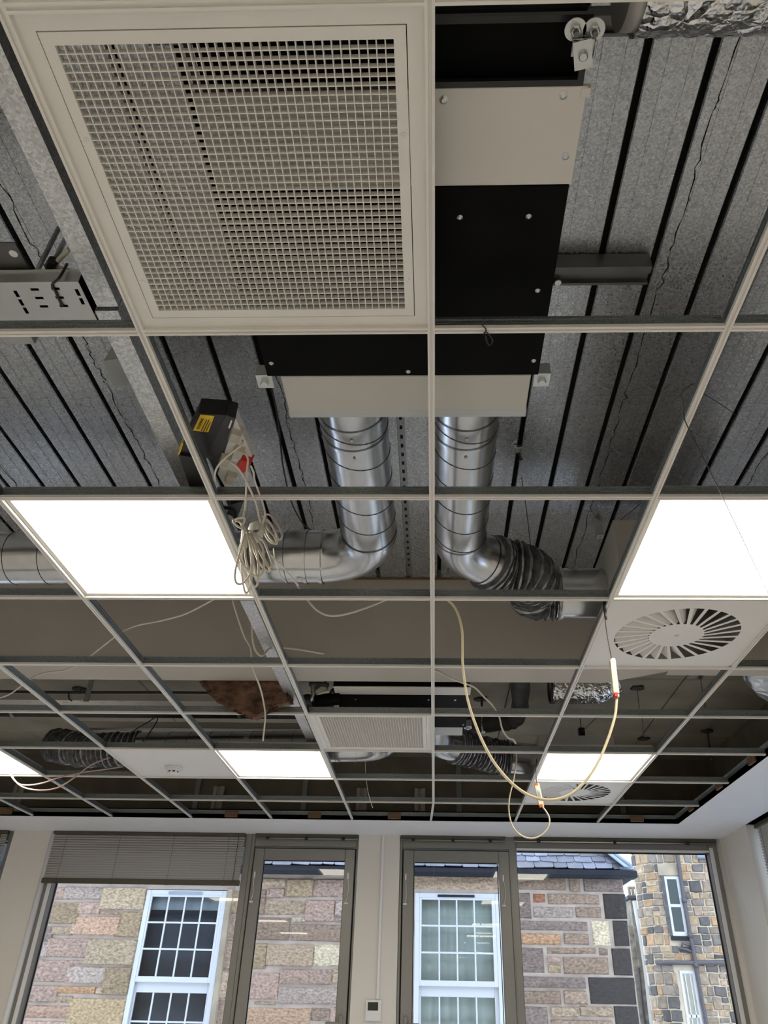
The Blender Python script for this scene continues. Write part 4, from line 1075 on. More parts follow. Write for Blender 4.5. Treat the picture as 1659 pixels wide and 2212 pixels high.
YPK = 4.12
cable('pale pink cable looping lowest at the photo edge beside the plain tile', [Yp(*q) for q in ((-12, 1600, YPK), (4, 1612, YPK), (10, 1640, YPK), (22, 1672, YPK), (40, 1694, YPK), (62, 1704, YPK), (95, 1707, YPK), (128, 1700, YPK), (160, 1680, YPK), (185, 1660, YPK), (205, 1648, YPK), (238, 1636, YPK))], .0044, 'pinkcable', group=PG)
cable('pale pink cable of the same loop that runs on straight under the plain tile', [Yp(*q) for q in ((14, 1606, YPK+.03), (20, 1640, YPK+.03), (23, 1668, YPK+.03), (36, 1690, YPK+.03), (56, 1696, YPK+.03), (90, 1692, YPK+.03), (130, 1679, YPK+.03), (180, 1668, YPK+.03), (225, 1662, YPK+.03), (266, 1656, YPK+.03))], .0044, 'pinkcable', group=PG)
wire('thin white wire hanging straight in the dark bay left of the centre tee', [tuple(Yp(790, 1634, 4.4)[:2])+(TOP,), Yp(790, 1634, 4.4), Yp(790, 1670, 4.4), Yp(795, 1710, 4.42), Yp(805, 1745, 4.45)], .0022, 'cable')
wire('dark looped cable over the grey spiral duct in the far left bay', [Yp(*q) for q in ((268, 1600, 3.95), (290, 1578, 3.95), (318, 1561, 3.95), (336, 1550, 3.95), (340, 1556, 3.95), (325, 1580, 3.95), (308, 1602, 3.95))], .0035, 'lag', 'cable', 'cable')

# ---- brown mineral wool pushed up beside the beam
rsw = random.Random(5)
base_px = [(430, 1472), (452, 1466), (500, 1463), (560, 1463), (617, 1462), (621, 1500), (622, 1517), (600, 1521), (577, 1522), (562, 1540), (543, 1553), (528, 1544), (500, 1534), (470, 1518), (448, 1496)]
front = [Yp(u, v, 2.895) for u, v in base_px]
wb_ = bmesh.new()
vf = [wb_.verts.new(p) for p in front]; vb = [wb_.verts.new((p[0]*1.0+.01, p[1]+.085, p[2]+.02)) for p in front]
wb_.faces.new(vf); wb_.faces.new(vb[::-1])
for i in range(len(vf)):
    j = (i+1) % len(vf); wb_.faces.new([vf[j], vf[i], vb[i], vb[j]])
bmesh.ops.triangulate(wb_, faces=wb_.faces[:])
for _ in range(3): bmesh.ops.subdivide_edges(wb_, edges=wb_.edges[:], cuts=1, use_grid_fill=True)
for v in wb_.verts: v.co += Vector((rsw.uniform(-.004, .004), rsw.uniform(-.005, .005), rsw.uniform(-.004, .004)))
bmesh.ops.recalc_face_normals(wb_, faces=wb_.faces[:])
wb_.verts.index_update(); mb = MB(); mb.add([v.co[:] for v in wb_.verts], [[v.index for v in f.verts] for f in wb_.faces], 0, True); wb_.free()
solo('insulation_batt', mb, M['wool'], 'torn wedge of brown mineral wool hanging out under the boarded beam', 'insulation', org=front[0])

# ---- far services
tr2 = thing('cable_tray', 'perforated cable tray with a black cable on it, high behind the beam at the left', 'cable tray', (-2.4, 3.6, .3))
yt = Zp(200, 1519, .30)[1]
part('tray_base', slotted_plate(-4.4, -.78, yt-.045, yt+.055, .30, [(-.95-.11*k, -.92-.11*k, yt-.032+.02*(k % 2), yt-.026+.02*(k % 2)) for k in range(30)], .0015), M['panel'], tr2)
part('side_lip', MB().box(-4.4, -.78, yt-.047, yt-.045, .30, .335), M['steel'], tr2)
part('side_lip', MB().box(-4.4, -.78, yt+.055, yt+.057, .30, .335), M['steel'], tr2)
part('hanger_post', MB().bbox(-2.02, -1.99, yt-.055, yt-.048, .29, TOP, .001).bbox(-1.99, -1.90, yt-.055, yt-.048, .56, TOP, .001), M['galv_tee'], tr2)
for x in (-2.12, -1.19):
    part('cable_tie', MB().tube(smooth_path([(x, yt-.05, .35), (x+.01, yt-.054, .31), (x+.03, yt-.046, .296)], 4), .004, 6), M['black_pl'], tr2)
cable('black cable lying along the high cable tray behind the beam', [(-4.4, yt-.04, .352), (-3.0, yt-.042, .354), (-2.2, yt-.04, .35), (-1.5, yt-.043, .352), (-.8, yt-.04, .35)], .008, 'black_pl')
lp = thing('lagged_pipe', 'dark lagged pipe running across above the grey spiral duct', 'pipe', (-2.2, 4.02, .36), 'dark lagged pipes')
part('pipe', MB().tube([(-4.4, 4.02, .37), (-.62, 4.02, .37)], .055, 18), M['lag'], lp)
part('pipe_clip', MB().tube([(-2.62, 4.02, .37), (-2.60, 4.02, .37)], .058, 18), M['steel'], lp)
part('pipe_clip', MB().tube([(-1.20, 4.02, .37), (-1.18, 4.02, .37)], .058, 18), M['steel'], lp)
tk = Zp(400, 1576, .31)
solo('trunking', MB().bbox(-2.3, -.72, tk[1]-.03, tk[1]+.03, .31, .35, .003), M['plenum'], 'pale metal trunking strip above the grey spiral duct', 'trunking', org=(-1.5, tk[1], .31))
q0, q1 = Zp(1125, 1462, .43), Zp(1122, 1535, .43)
lp2 = thing('lagged_pipe', 'fat dark lagged pipe bending from behind the beam towards the far fan coil unit', 'pipe', q0, 'dark lagged pipes')
q2 = Zp(1085, 1561, .41); q3 = Zp(1000, 1566, .41)
part('pipe', MB().tube(smooth_path([(q0[0], q0[1]-.2, q0[2]), q0, q1, (q1[0]-.03, q2[1]-.02, .42), q2, q3], 8), .052, 16, rfn=lambda i, m: .054+.004*math.sin(i*1.3)), M['lag'], lp2)
qq = Zp(1043, 1564, .41)
part('pipe_clip', MB().tube([(qq[0]-.012, qq[1], .41), (qq[0]+.012, qq[1], .41)], .060, 16), M['zinc'], lp2)
# valves and small pipes at the left end of the far unit
vp = thing('valve_set', 'small pipes and valve with black caps at the end of the far fan coil unit', 'valve', Yp(690, 1500, 2.98))
for pts, r, m_ in (([(668, 1478), (690, 1478), (710, 1480)], .011, 'lag'), ([(676, 1480), (676, 1505), (664, 1518)], .012, 'steel'), ([(672, 1496), (690, 1482), (706, 1474)], .007, 'lag'), ([(676, 1508), (700, 1496), (722, 1494)], .008, 'cream')):
    part('pipe', MB().tube(smooth_path([Yp(u, v, 2.98) for u, v in pts], 5), r, 10), M[m_], vp)
part('valve_cap', MB().tube([Yp(662, 1503, 2.98), Yp(664, 1525, 2.98)], .022, 14), M['black_pl'], vp)
part('valve_cap', MB().tube([Yp(716, 1492, 2.98), Yp(724, 1498, 2.98)], .016, 12), M['black_pl'], vp)
part('lagging', MB().tube([Yp(680, 1513, 3.0), Yp(735, 1508, 3.0)], .032, 14), M['black'], vp)
# foil wrapped ducts on the far right
q0, q1 = Zp(1192, 1492, .40), Zp(1300, 1490, .40)
fd2 = thing('foil_duct', 'short crumpled foil duct end poking out beyond the beam, behind the ivory driver', 'duct', q0, 'foil wrapped ducts')
dx = (q1[0]-q0[0])/26
part('sleeve', MB().tube([(q0[0]+dx*k, q0[1]+.02, .42+max(0, k-24)*.006) for k in range(34)], .085, 30, smooth=False, rfn=foil_r(.086, .003)), M['foil'], fd2)
part('end_ring', MB().tube(ring_path(np.array((q0[0]-.004, q0[1]+.02, .42)), (1, 0, 0), .082), .007, 6, cap=False), M['black_pl'], fd2)
q0, q1, q2 = Zp(1640, 1405, .36), Zp(1660, 1450, .30), Zp(1725, 1500, .26)
fd3 = thing('foil_duct', 'smooth foil duct bulging down at the right edge beyond the swirl diffuser', 'duct', q1, 'foil wrapped ducts')
part('sleeve', MB().tube(smooth_path([q0, q1, q2, (q2[0]+.15, q2[1]+.2, .24)], 10), .12, 28, smooth=True, rfn=foil_r(.125, .005)), M['foil2'], fd3)

def drop(label, u0, v0, zt, u1, v1, zb_, r=.0018, patch=True):
    a, b = Zp(u0, v0, zt), Zp(u1, v1, zb_)
    t = thing('ceiling_hanger', label, 'hanger', a, 'wire hangers under the slab')
    part('wire', MB().tube([a, ((a[0]+b[0])/2, (a[1]+b[1])/2, (a[2]+b[2])/2), b], r, 6), M['wire'], t)
    if patch:
        rs_ = random.Random(int(u0)); n = 12
        pts = [(a[0]+.05*math.cos(2*math.pi*k/n)*rs_.uniform(.6, 1.3), a[1]+.04*math.sin(2*math.pi*k/n)*rs_.uniform(.6, 1.3)) for k in range(n)]
        part('anchor_pad', MB().prism(pts, zt-.012, zt, 'z'), M['lag'], t)
    else: part('anchor_clip', MB().bbox(a[0]-.014, a[0]+.014, a[1]-.014, a[1]+.014, zt-.02, zt, .002), M['galv_tee'], t)
drop('thin wire hanger dropping from a black patch right of the ivory driver', 1376, 1484, TOP, 1381, 1530, .25)
drop('wire hanger dropping from the slab joint near the near right main tee', 1512, 1460, TOP, 1524, 1528, .12, .002, False)
drop('thick dark hanger rod under a black patch in the far right bay', 1528, 1577, TOP, 1536, 1640, .10, .006)
drop('wire hanger dropping from the slab joint crossing, over the far lit panel', 1392, 1594, TOP, 1386, 1545, .45)
drop('hanger under a black patch left of the fat lagged pipe', 1040, 1508, TOP, 1041, 1525, .50, .008)
drop('wire hanger with a clip crossing the white top of the far fan coil unit', 985, 1472, .40, 976, 1522, .12, .003, False)
drop('hanger under a dark patch at the left, above the high cable tray', 174, 1487, TOP, 171, 1512, .46, .004)
q = Zp(1256, 1582, .52)
hk = thing('deck_hook', 'black clip hook with a slanting wire beside the far plenum box', 'hook', q)
part('plate', MB().bbox(q[0]-.022, q[0]+.022, q[1]-.02, q[1]+.02, q[2]-.03, q[2]+.03, .003), M['black_pl'], hk)
part('wire', MB().tube([q, Zp(1290, 1548, .50)], .0022, 6), M['wire'], hk)
part('stem', MB().tube([q, (q[0]+.002, q[1], TOP)], .003, 6), M['wire'], hk)

# ================================================================== OUTSIDE: the stone house across the lane
YF = 9.5
solo('ground', MB().box(-14, 16, YW+.3, 26, -6.6, -6.5), M['paving'], 'ground', 'ground', kind='structure')
hs = thing('stone_house', 'coursed brown sandstone house with white sash windows and slate roof across the lane', 'house', (-1, YF, -6.5))
for x0, x1, z0, z1 in ((-6.5, -3.47, -6.5, .30), (-2.488, -.226, -6.5, .30), (.786, 2.265, -6.5, .30), (-3.47, -2.488, .0, .30), (-.226, .786, .006, .30), (-3.47, -2.488, -6.5, -2.02), (-.226, .786, -6.5, -2.02)):
    part('wall', MB().box(x0, x1, YF-.012, YF+.35, z0, z1), M['mortar'], hs)
PINK, TAN, YEL, BRN, PUR, BLK, PALE, ORG_, RED, GRY, DTAN = (.40, .31, .265), (.40, .33, .245), (.42, .36, .26), (.285, .225, .175), (.215, .18, .165), (.040, .036, .034), (.56, .53, .40), (.47, .31, .185), (.36, .17, .10), (.37, .33, .30), (.33, .27, .18)
rst = random.Random(21)
def stone(x0, x1, z0, z1, c, depth=None):
    d = depth if depth else rst.uniform(.030, .052); g = .0035
    x0 += g; x1 -= g; z0 += g; z1 -= g
    if x1-x0 < .03 or z1-z0 < .03: return
    j = lambda s=.006: rst.uniform(-s, s)
    yb_, yf = YF-.010, YF-d; b = .012
    # rock-faced block: arris at the joint, a gently uneven 3x2 face standing proud
    o = [(x0+j(), yb_, z0+j()), (x1+j(), yb_, z0+j()), (x1+j(), yb_, z1+j()), (x0+j(), yb_, z1+j())]
    xm1, xm2 = x0+(x1-x0)*.36, x0+(x1-x0)*.68; zm = (z0+z1)/2
    X_ = [x0+b, xm1, xm2, x1-b]; Z_ = [z0+b, zm, z1-b]
    f = [(X_[i]+j(.003), yf+(.012 if i in (0, 3) or k in (0, 2) else 0)+j(.007), Z_[k]+j(.003)) for k in range(3) for i in range(4)]
    fs = [(4+k*4+i, 4+k*4+i+1, 4+(k+1)*4+i+1, 4+(k+1)*4+i) for k in range(2) for i in range(3)]
    ring = [4, 5, 6, 7, 11, 15, 14, 13, 12, 8]
    fs += [(0, 1, 7, 6, 5, 4), (1, 2, 15, 11, 7), (2, 3, 12, 13, 14, 15), (3, 0, 4, 8, 12)]
    v = rst.uniform(.86, 1.14)
    part('stone', MB().add(o+f, fs), M['stone'], hs, color=(*[min(1, q*v*w_) for q, w_ in zip(c, (.98, .87, .76))], 1))
taken = []
def spx(ox, oy, c0, c1, d0, d1, col, s=4.0):
    a = Yp(ox+c0/s, oy+d0/s, YF-.03); b = Yp(ox+c1/s, oy+d1/s, YF-.03)
    X0, X1 = a[0], b[0]
    for wa, wb2 in ((-3.47, -2.488), (-.226, .786)):
        if b[2] < -.01 and X0 < wa < X1: X1 = wa+.004
        if b[2] < -.01 and X0 < wb2 < X1: X0 = wb2-.004
    taken.append((X0, X1, b[2], a[2])); stone(X0, X1, b[2], a[2], col)
A = (0, 1770); B_ = (415, 1770); C_ = (830, 1770); D_ = (1244, 1770)
for (o, r) in (
 (A, (380, 550, 575, 695, PINK)), (A, (560, 880, 575, 698, GRY)), (A, (885, 1258, 580, 788, YEL)), (A, (370, 660, 708, 908, DTAN)), (A, (668, 858, 706, 824, PINK)), (A, (858, 1018, 790, 828, TAN)),
 (A, (1022, 1228, 792, 1022, DTAN)), (A, (632, 1012, 832, 1008, (.45, .32, .235))), (A, (320, 440, 918, 1062, PUR)), (A, (448, 622, 920, 1006, TAN)), (A, (280, 405, 1068, 1197, GRY)), (A, (412, 776, 1014, 1198, PINK)),
 (A, (762, 1172, 1026, 1268, YEL)), (A, (240, 602, 1206, 1412, PINK)), (A, (610, 752, 1208, 1258, PINK)), (A, (580, 916, 1264, 1428, GRY)), (A, (906, 1150, 1272, 1528, DTAN)), (A, (180, 482, 1424, 1588, PINK)),
 (A, (490, 820, 1432, 1512, ORG_)), (A, (826, 888, 1434, 1518, TAN)), (A, (474, 620, 1520, 1592, TAN)), (A, (604, 1090, 1536, 1800, (.42, .34, .21))), (A, (120, 602, 1598, 1726, (.43, .31, .24))), (A, (100, 590, 1732, 1860, PINK)),
 (B_, (300, 470, 615, 818, DTAN)), (B_, (262, 450, 826, 1054, BRN)), (B_, (244, 420, 1060, 1304, BRN)), (B_, (212, 390, 1310, 1552, TAN)), (B_, (190, 370, 1558, 1800, BRN)),
 (B_, (480, 812, 500, 582, TAN)), (B_, (640, 798, 588, 684, PINK)), (B_, (818, 1042, 508, 678, DTAN)), (B_, (1048, 1420, 508, 678, PINK)), (B_, (500, 625, 600, 826, BRN)),
 (B_, (625, 976, 688, 832, TAN)), (B_, (976, 1226, 690, 888, PINK)), (B_, (1234, 1420, 694, 838, GRY)), (B_, (470, 838, 840, 1050, BRN)), (B_, (856, 1420, 900, 1062, BRN)), (B_, (866, 982, 838, 892, PALE)), (B_, (1234, 1420, 842, 894, GRY)),
 (B_, (440, 632, 1062, 1296, DTAN)), (B_, (644, 1044, 1072, 1278, TAN)), (B_, (1054, 1420, 1078, 1276, PALE)), (B_, (620, 740, 1284, 1306, TAN)), (B_, (420, 740, 1316, 1562, PINK)), (B_, (756, 1204, 1288, 1434, PINK)), (B_, (1212, 1420, 1286, 1434, TAN)),
 (B_, (740, 1420, 1440, 1606, GRY)), (B_, (530, 722, 1566, 1612, TAN)), (B_, (400, 1018, 1618, 1800, (.42, .31, .22))), (B_, (1026, 1186, 1624, 1752, BRN)), (B_, (1192, 1420, 1616, 1800, PINK)), (B_, (1022, 1188, 1758, 1830, PALE)),
 (C_, (200, 1146, 478, 618, TAN)), (C_, (1156, 1576, 486, 616, BRN)), (C_, (1588, 1700, 486, 630, BRN)), (D_, (58, 412, 486, 632, PUR)), (C_, (1080, 1276, 632, 856, PUR)), (C_, (1280, 1402, 636, 722, RED)), (C_, (1408, 1868, 636, 740, BRN)),
 (D_, (230, 456, 638, 862, BLK)), (C_, (1284, 1644, 744, 854, GRY)), (D_, (-10, 228, 748, 854, BRN)), (C_, (1100, 1768, 866, 970, PUR)), (C_, (1180, 1534, 980, 1086, ORG_)), (C_, (1546, 1778, 980, 1086, BRN)),
 (D_, (128, 312, 870, 1100, PALE)), (D_, (312, 476, 870, 1102, BLK)), (C_, (1120, 1392, 1100, 1332, PUR)), (C_, (1400, 1840, 1098, 1172, BRN)), (D_, (192, 286, 1108, 1176, BRN)), (D_, (300, 500, 1106, 1352, BLK)),
 (C_, (1402, 1534, 1182, 1244, PINK)), (C_, (1408, 1534, 1248, 1330, DTAN)), (C_, (1540, 1952, 1184, 1344, BRN)), (C_, (1160, 1752, 1352, 1468, PUR)), (D_, (102, 536, 1356, 1608, BLK)), (C_, (1190, 1536, 1474, 1604, BRN)), (C_, (1544, 1766, 1474, 1604, BRN)),
 (C_, (1200, 1428, 1612, 1810, PUR)), (C_, (1434, 1686, 1612, 1716, TAN)), (D_, (30, 330, 1612, 1710, TAN)), (D_, (326, 562, 1612, 1810, BLK)), (C_, (1434, 1988, 1722, 1810, BRN))):
    spx(o[0], o[1], r[0], r[1], r[2], r[3], r[4])
# the courses the photograph hides or crops (behind blind, pier and sill, and to the left)
WINS = [(-3.47, -2.488), (-.226, .786)]
def free(x0, x1, z0, z1):
    if z1 > -2.1:
        for a, b in WINS:
            if x0 < b and x1 > a and z0 < .03: return False
    return not any(x0 < t[1]-.012 and x1 > t[0]+.012 and z0 < t[3]-.012 and z1 > t[2]+.012 for t in taken)
z = .20
while z > -2.3:
    h = rst.choice((.20, .26, .30)); x = -6.3
    while x < 2.26:
        wd = rst.uniform(.26, .62); x1_ = min(x+wd, 2.262)
        if free(x, x1_, z-h, z): stone(x, x1_, z-h, z, rst.choice((PINK, TAN, GRY, DTAN, BRN, PINK)))
        x = x1_
    z -= h
# sash windows
def sash(x0, x1, gx0, gx1, dz, curtain, label):
    zt = .005+dz
    yf = YF-.02
    mb = MB().bbox(x0, x0+.055, yf, yf+.08, -2.0+dz, zt, .004).bbox(x1-.055, x1, yf, yf+.08, -2.0+dz, zt, .004).bbox(x0+.055, x1-.055, yf, yf+.08, zt-.05, zt, .004)
    wn_ = part('sash_window', mb, M['sash'], hs, label=label)
    def leaf(name, z1_, z0_, y, rows, tr, brl):
        mb = MB().bbox(x0+.055, gx0, y, y+.04, z0_-brl, z1_+tr, .003).bbox(gx1, x1-.055, y, y+.04, z0_-brl, z1_+tr, .003).bbox(gx0, gx1, y, y+.04, z1_, z1_+tr, .003).bbox(gx0, gx1, y, y+.04, z0_-brl, z0_, .003)
        for k in range(1, 4):
            x = gx0+(gx1-gx0)*k/4; mb.box(x-.009, x+.009, y+.002, y+.03, z0_, z1_)
        for k in range(1, rows):
            z_ = z0_+(z1_-z0_)*k/rows; mb.box(gx0, gx1, y+.003, y+.029, z_-.009, z_+.009)
        part(name, mb, M['sash'], wn_)
        for i in range(4):
            for k in range(rows):
                part('pane', MB().box(gx0+(gx1-gx0)*i/4+.008, gx0+(gx1-gx0)*(i+1)/4-.008, y+.014, y+.018, z0_+(z1_-z0_)*k/rows+.008, z0_+(z1_-z0_)*(k+1)/rows-.008), M['glass'], wn_)
    leaf('upper_sash', -.068+dz, -.885+dz, yf+.005, 3, .025, .055)
    leaf('lower_sash', -1.04+dz, -1.86+dz, yf+.045, 3, .105, .08)
    part('vent', MB().bbox(x0+.27, x1-.30, yf-.012, yf, zt-.045, zt-.018, .003), M['gutter'] if curtain else M['lead'], wn_, label='dark trickle vent')
    if curtain:
        mb = MB(); n = 60; xs_ = [x0+.05+(x1-x0-.1)*i/n for i in range(n+1)]
        mb.v = [(x, yf+.15+.012*math.sin(i*.55), z_) for z_ in (-1.98+dz, zt-.03) for i, x in enumerate(xs_)]
        for i in range(n): mb.f.append([i, i+1, n+2+i, n+1+i]); mb.m.append(0); mb.s.append(True)
        part('curtain', mb, M['curtain'], wn_)
    else:
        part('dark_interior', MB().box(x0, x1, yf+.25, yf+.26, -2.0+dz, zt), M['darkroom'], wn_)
        part('blind', MB().box(x0+.05, x1-.05, yf+.10, yf+.105, -.20+dz, zt), mat('grey_blind', (.30, .32, .35), .8), wn_)
sash(-3.468, -2.49, -3.392, -2.575, -.012, False, 'white sash window with dark panes')
sash(-.225, .785, -.145, .685, 0, True, 'white sash window with pale curtains drawn behind it')
part('window_margin', MB().bbox(-2.486, -2.42, YF-.05, YF-.01, -2.2, .02, .01), M['dressed'], hs)
# gutter and eaves
gz = Yp(1100, 1884, YF-.12)[2]
part('gutter', MB().prism([(YF-.19, gz+.03), (YF-.19, gz-.02), (YF-.16, gz-.055), (YF-.08, gz-.055), (YF-.0, gz-.02), (YF-.0, gz+.03), (YF-.03, gz+.03), (YF-.05, gz-.02), (YF-.14, gz-.02), (YF-.175, gz+.03)], -6.5, 2.33, 'x').bbox(2.30, 2.42, YF-.17, YF+.05, gz-.045, gz+.03, .01), M['gutter'], hs)
part('gutter', MB().bbox(2.31, 2.40, YF+.05, YF+.60, gz-.045, gz+.03, .01), M['gutter'], hs)
# slated hip roof: courses of individually laid slates
sl_ang = math.radians(48); ca, sa = math.cos(sl_ang), math.sin(sl_ang); ez = gz+.045; ey = YF-.12; ex = 2.34
SLT = [(.30, .28, .31), (.34, .33, .37), (.26, .25, .28), (.38, .37, .43), (.31, .28, .29)]
part('roof', MB().add([(-6.5, ey+.03, ez-.03), (ex, ey+.03, ez-.03), (ex-.9, ey+.9, ez-.03+.9*sa/ca), (-6.5, ey+.9, ez-.03+.9*sa/ca)], [(0, 1, 2, 3)])
     .add([(ex, ey+.03, ez-.03), (ex, ey+2.5, ez-.03), (ex-.9, ey+2.5, ez-.03+.9*sa/ca), (ex-.9, ey+.9, ez-.03+.9*sa/ca)], [(0, 1, 2, 3)]), M['gutter'], hs)
row_h = .105
for r in range(7):
    x = -2.3+rst.uniform(0, .2); t0 = r*row_h
    while x < ex-.05:
        wd = rst.uniform(.14, .24); lim = ex - t0*ca
        if x+.04 < lim:
            x1_ = min(x+wd, lim); j0, j1 = rst.uniform(-.012, .012), rst.uniform(-.012, .012); up_ = rst.uniform(.010, .018)
            def RP(t, h_): return (ey+t*ca - h_*sa, ez+t*sa + h_*ca)
            vs = []
            for h_ in (.0, .009):
                for (xx, t) in ((x+.003, t0+j0+.004), (x+.018, t0+j0-.010), (x1_-.02, t0+j1-.012), (x1_-.003, t0+j1+.006), (x1_-.003, t0+row_h+.05), (x+.003, t0+row_h+.05)):
                    hh = h_ + up_*(1-(t-t0)/(row_h+.05)); p = RP(t, hh); vs.append((xx, p[0], p[1]))
            fs = [(5, 4, 3, 2, 1, 0), (6, 7, 8, 9, 10, 11)] + [(i, (i+1) % 6, 6+(i+1) % 6, 6+i) for i in range(6)]
            c = rst.choice(SLT); v = rst.uniform(.85, 1.2)
            part('slate', MB().add(vs, fs), M['slate'], hs, color=(*[min(1, q*v*.46) for q in c], 1))
        x += wd
hp0 = np.array((ex, ey, ez+.02)); hp1 = np.array((ex-.9, ey+.9, ez+.02+.9*sa/ca))
hd = (hp1-hp0)/np.linalg.norm(hp1-hp0); sd_ = np.cross(hd, (0, 0, 1)); sd_ /= np.linalg.norm(sd_); nd = np.cross(sd_, hd)
for k in range(3):
    c = hp0+hd*(.22+.44*k); part('hip_flashing', MB().obox(c-sd_*.05+nd*(.012+.004*k), (hd, sd_*1.0, nd), .235, .075, .008).tube([c-hd*.23+nd*.03, c+hd*.23+nd*.03], .026, 10), M['lead'], hs)
part('lead_cap', MB().bbox(ex-.12, ex+.06, ey-.02, ey+.16, ez-.01, ez+.03, .012), M['lead'], hs)

# ================================================================== the rubble tower behind
YT = 15.0
tw_ = thing('stone_tower', 'tall rubble stone tower with a rounded corner and narrow sash windows, beyond the brown house', 'tower', (4.8, YT, -6.5))
RC = .55; TX0 = 3.86; TX1 = 6.2; TZ1 = 3.6
def tw_pt(s, off=0.0, z=0.0):
    """point on the tower face: s<0 runs round the rounded corner, s>=0 along the flat front"""
    cxx, cyy = TX0+RC, YT+RC
    if s >= 0: return (cxx+s, YT-off, z)
    a = -s/RC
    return (cxx-(RC+off)*math.sin(a), cyy-(RC+off)*math.cos(a), z)
mb = MB(); ss_ = [-RC*math.pi/2*k/10 for k in range(10, 0, -1)]+[0, .5, 1.0, 1.8]
for zz in (-6.5, TZ1):
    for s_ in ss_: mb.v.append(tw_pt(s_, 0, zz))
n = len(ss_)
for i in range(n-1): mb.f.append([i, i+1, n+i+1, n+i]); mb.m.append(0); mb.s.append(True)
part('wall', mb, M['mortar2'], tw_)
part('wall', MB().box(TX0+RC+.25, TX1, YT+.02, YT+1.4, -6.5, TZ1), M['mortar2'], tw_)
RUB = [(.42, .32, .20), (.33, .27, .20), (.25, .22, .19), (.16, .145, .135), (.47, .36, .23), (.38, .30, .22), (.12, .11, .105), (.45, .30, .17), (.30, .25, .20)]
def s_of(u, v): return Yp(u, v, YT)[0]-(TX0+RC)
wU = (s_of(1436, 1895)-.02, s_of(1478, 1960)-.02, Yp(1450, 2022, YT)[2], Yp(1445, 1893, YT)[2])
wL = (s_of(1467, 2097), s_of(1500, 2100), Yp(1490, 2300, YT)[2], Yp(1475, 2096, YT)[2])
holes = [(wU[0]-.05, wU[1]+.05, wU[2]-.06, wU[3]+.22), (wL[0]-.05, wL[1]+.05, wL[2], wL[3]+.02)]
count = 0
rub = random.Random(9)
z = 1.72
while z > -1.75:
    h = rub.uniform(.105, .205); s_ = -RC*math.pi/2*.98+rub.uniform(0, .1)
    while s_ < .98 and count < 298:
        wd = rub.uniform(.10, .25); s1_ = s_+wd; nxt = None
        for a, b, c_, d_ in holes:
            if z-h < d_ and z > c_:
                if a <= s_ < b: nxt = b
                elif s_ < a < s1_: s1_ = a
        if nxt is not None: s_ = nxt; continue
        if s1_-s_ > .05:
            sub = rub.random() < .22 and h > .16
            for (za, zb_) in (((z-h, z-h*.52), (z-h*.48, z)) if sub else ((z-h, z),)):
                g = .008; j = lambda: rub.uniform(-.009, .009)
                cs = [(s_+g+j(), za+g+j()), ((s_+s1_)/2, za+g+j()), (s1_-g+j(), za+g+j()), (s1_-g+j(), (za+zb_)/2), (s1_-g+j(), zb_-g+j()), ((s_+s1_)/2, zb_-g+j()), (s_+g+j(), zb_-g+j()), (s_+g+j(), (za+zb_)/2)]
                ms = sum(c[0] for c in cs)/8; mz = sum(c[1] for c in cs)/8; dp = rub.uniform(.012, .03)
                vs = [tw_pt(a, .0, b) for a, b in cs]+[tw_pt(ms+(a-ms)*.82, dp, mz+(b-mz)*.82) for a, b in cs]
                fs = [tuple(range(8, 16))]+[(i, (i+1) % 8, 8+(i+1) % 8, 8+i) for i in range(8)]
                c = rub.choice(RUB); v = rub.uniform(.8, 1.2)
                part('stone', MB().add(vs, fs), M['rubble'], tw_, color=(*[min(1, q*v*w_) for q, w_ in zip(c, (.80, .73, .65))], 1)); count += 1
        s_ = s1_
    z -= h
def tower_window(w, curtain, label, lintel):
    s0, s1, z0, z1 = w; x0 = TX0+RC+s0; x1 = TX0+RC+s1
    o = part('sash_window', MB().bbox(x0, x0+.045, YT-.012, YT+.05, z0, z1, .004).bbox(x1-.045, x1, YT-.012, YT+.05, z0, z1, .004).bbox(x0, x1, YT-.010, YT+.05, z1-.05, z1, .004).bbox(x0, x1, YT-.010, YT+.05, z0, z0+.07, .004)
             .bbox(x0, x1, YT-.014, YT+.03, (z0+z1)/2-.025, (z0+z1)/2+.025, .004), M['sash'], tw_, label=label)
    part('glass', MB().box(x0+.04, x1-.04, YT-.006, YT-.003, z0+.06, z1-.04), M['lcd'] if not curtain else M['glass'], o)
    if curtain:
        for f in (.33, .66): part('glazing_bar', MB().box(x0+(x1-x0)*f-.008, x0+(x1-x0)*f+.008, YT-.014, YT-.004, z0, z1), M['sash'], o)
        mb = MB(); xs_ = [x0+.03+(x1-x0-.06)*i/24 for i in range(25)]
        mb.v = [(x, YT+.012+.006*math.sin(i*1.5), zz) for zz in (z0, z1-.03) for i, x in enumerate(xs_)]
        for i in range(24): mb.f.append([i, i+1, 26+i, 25+i]); mb.m.append(0); mb.s.append(True)
        part('curtain', mb, M['curtain'], o)
    else:
        part('sill', MB().bbox(x0-.04, x1+.05, YT-.05, YT+.0, z0-.07, z0-.005, .006), M['gutter'], o)
        part('reveal', MB().bbox(x0-.055, x0-.003, YT-.03, YT, z0, z1+.01, .004), M['lag'], o)
    if lintel: part('lintel', MB().bbox(x0-.09, x1+.03, YT-.028, YT, z1+.01, z1+.21, .006), M['dressed'], tw_)
tower_window(wU, False, 'narrow white sash window with dark glass', True)
tower_window(wL, True, 'narrow white sash window with a pale curtain', False)
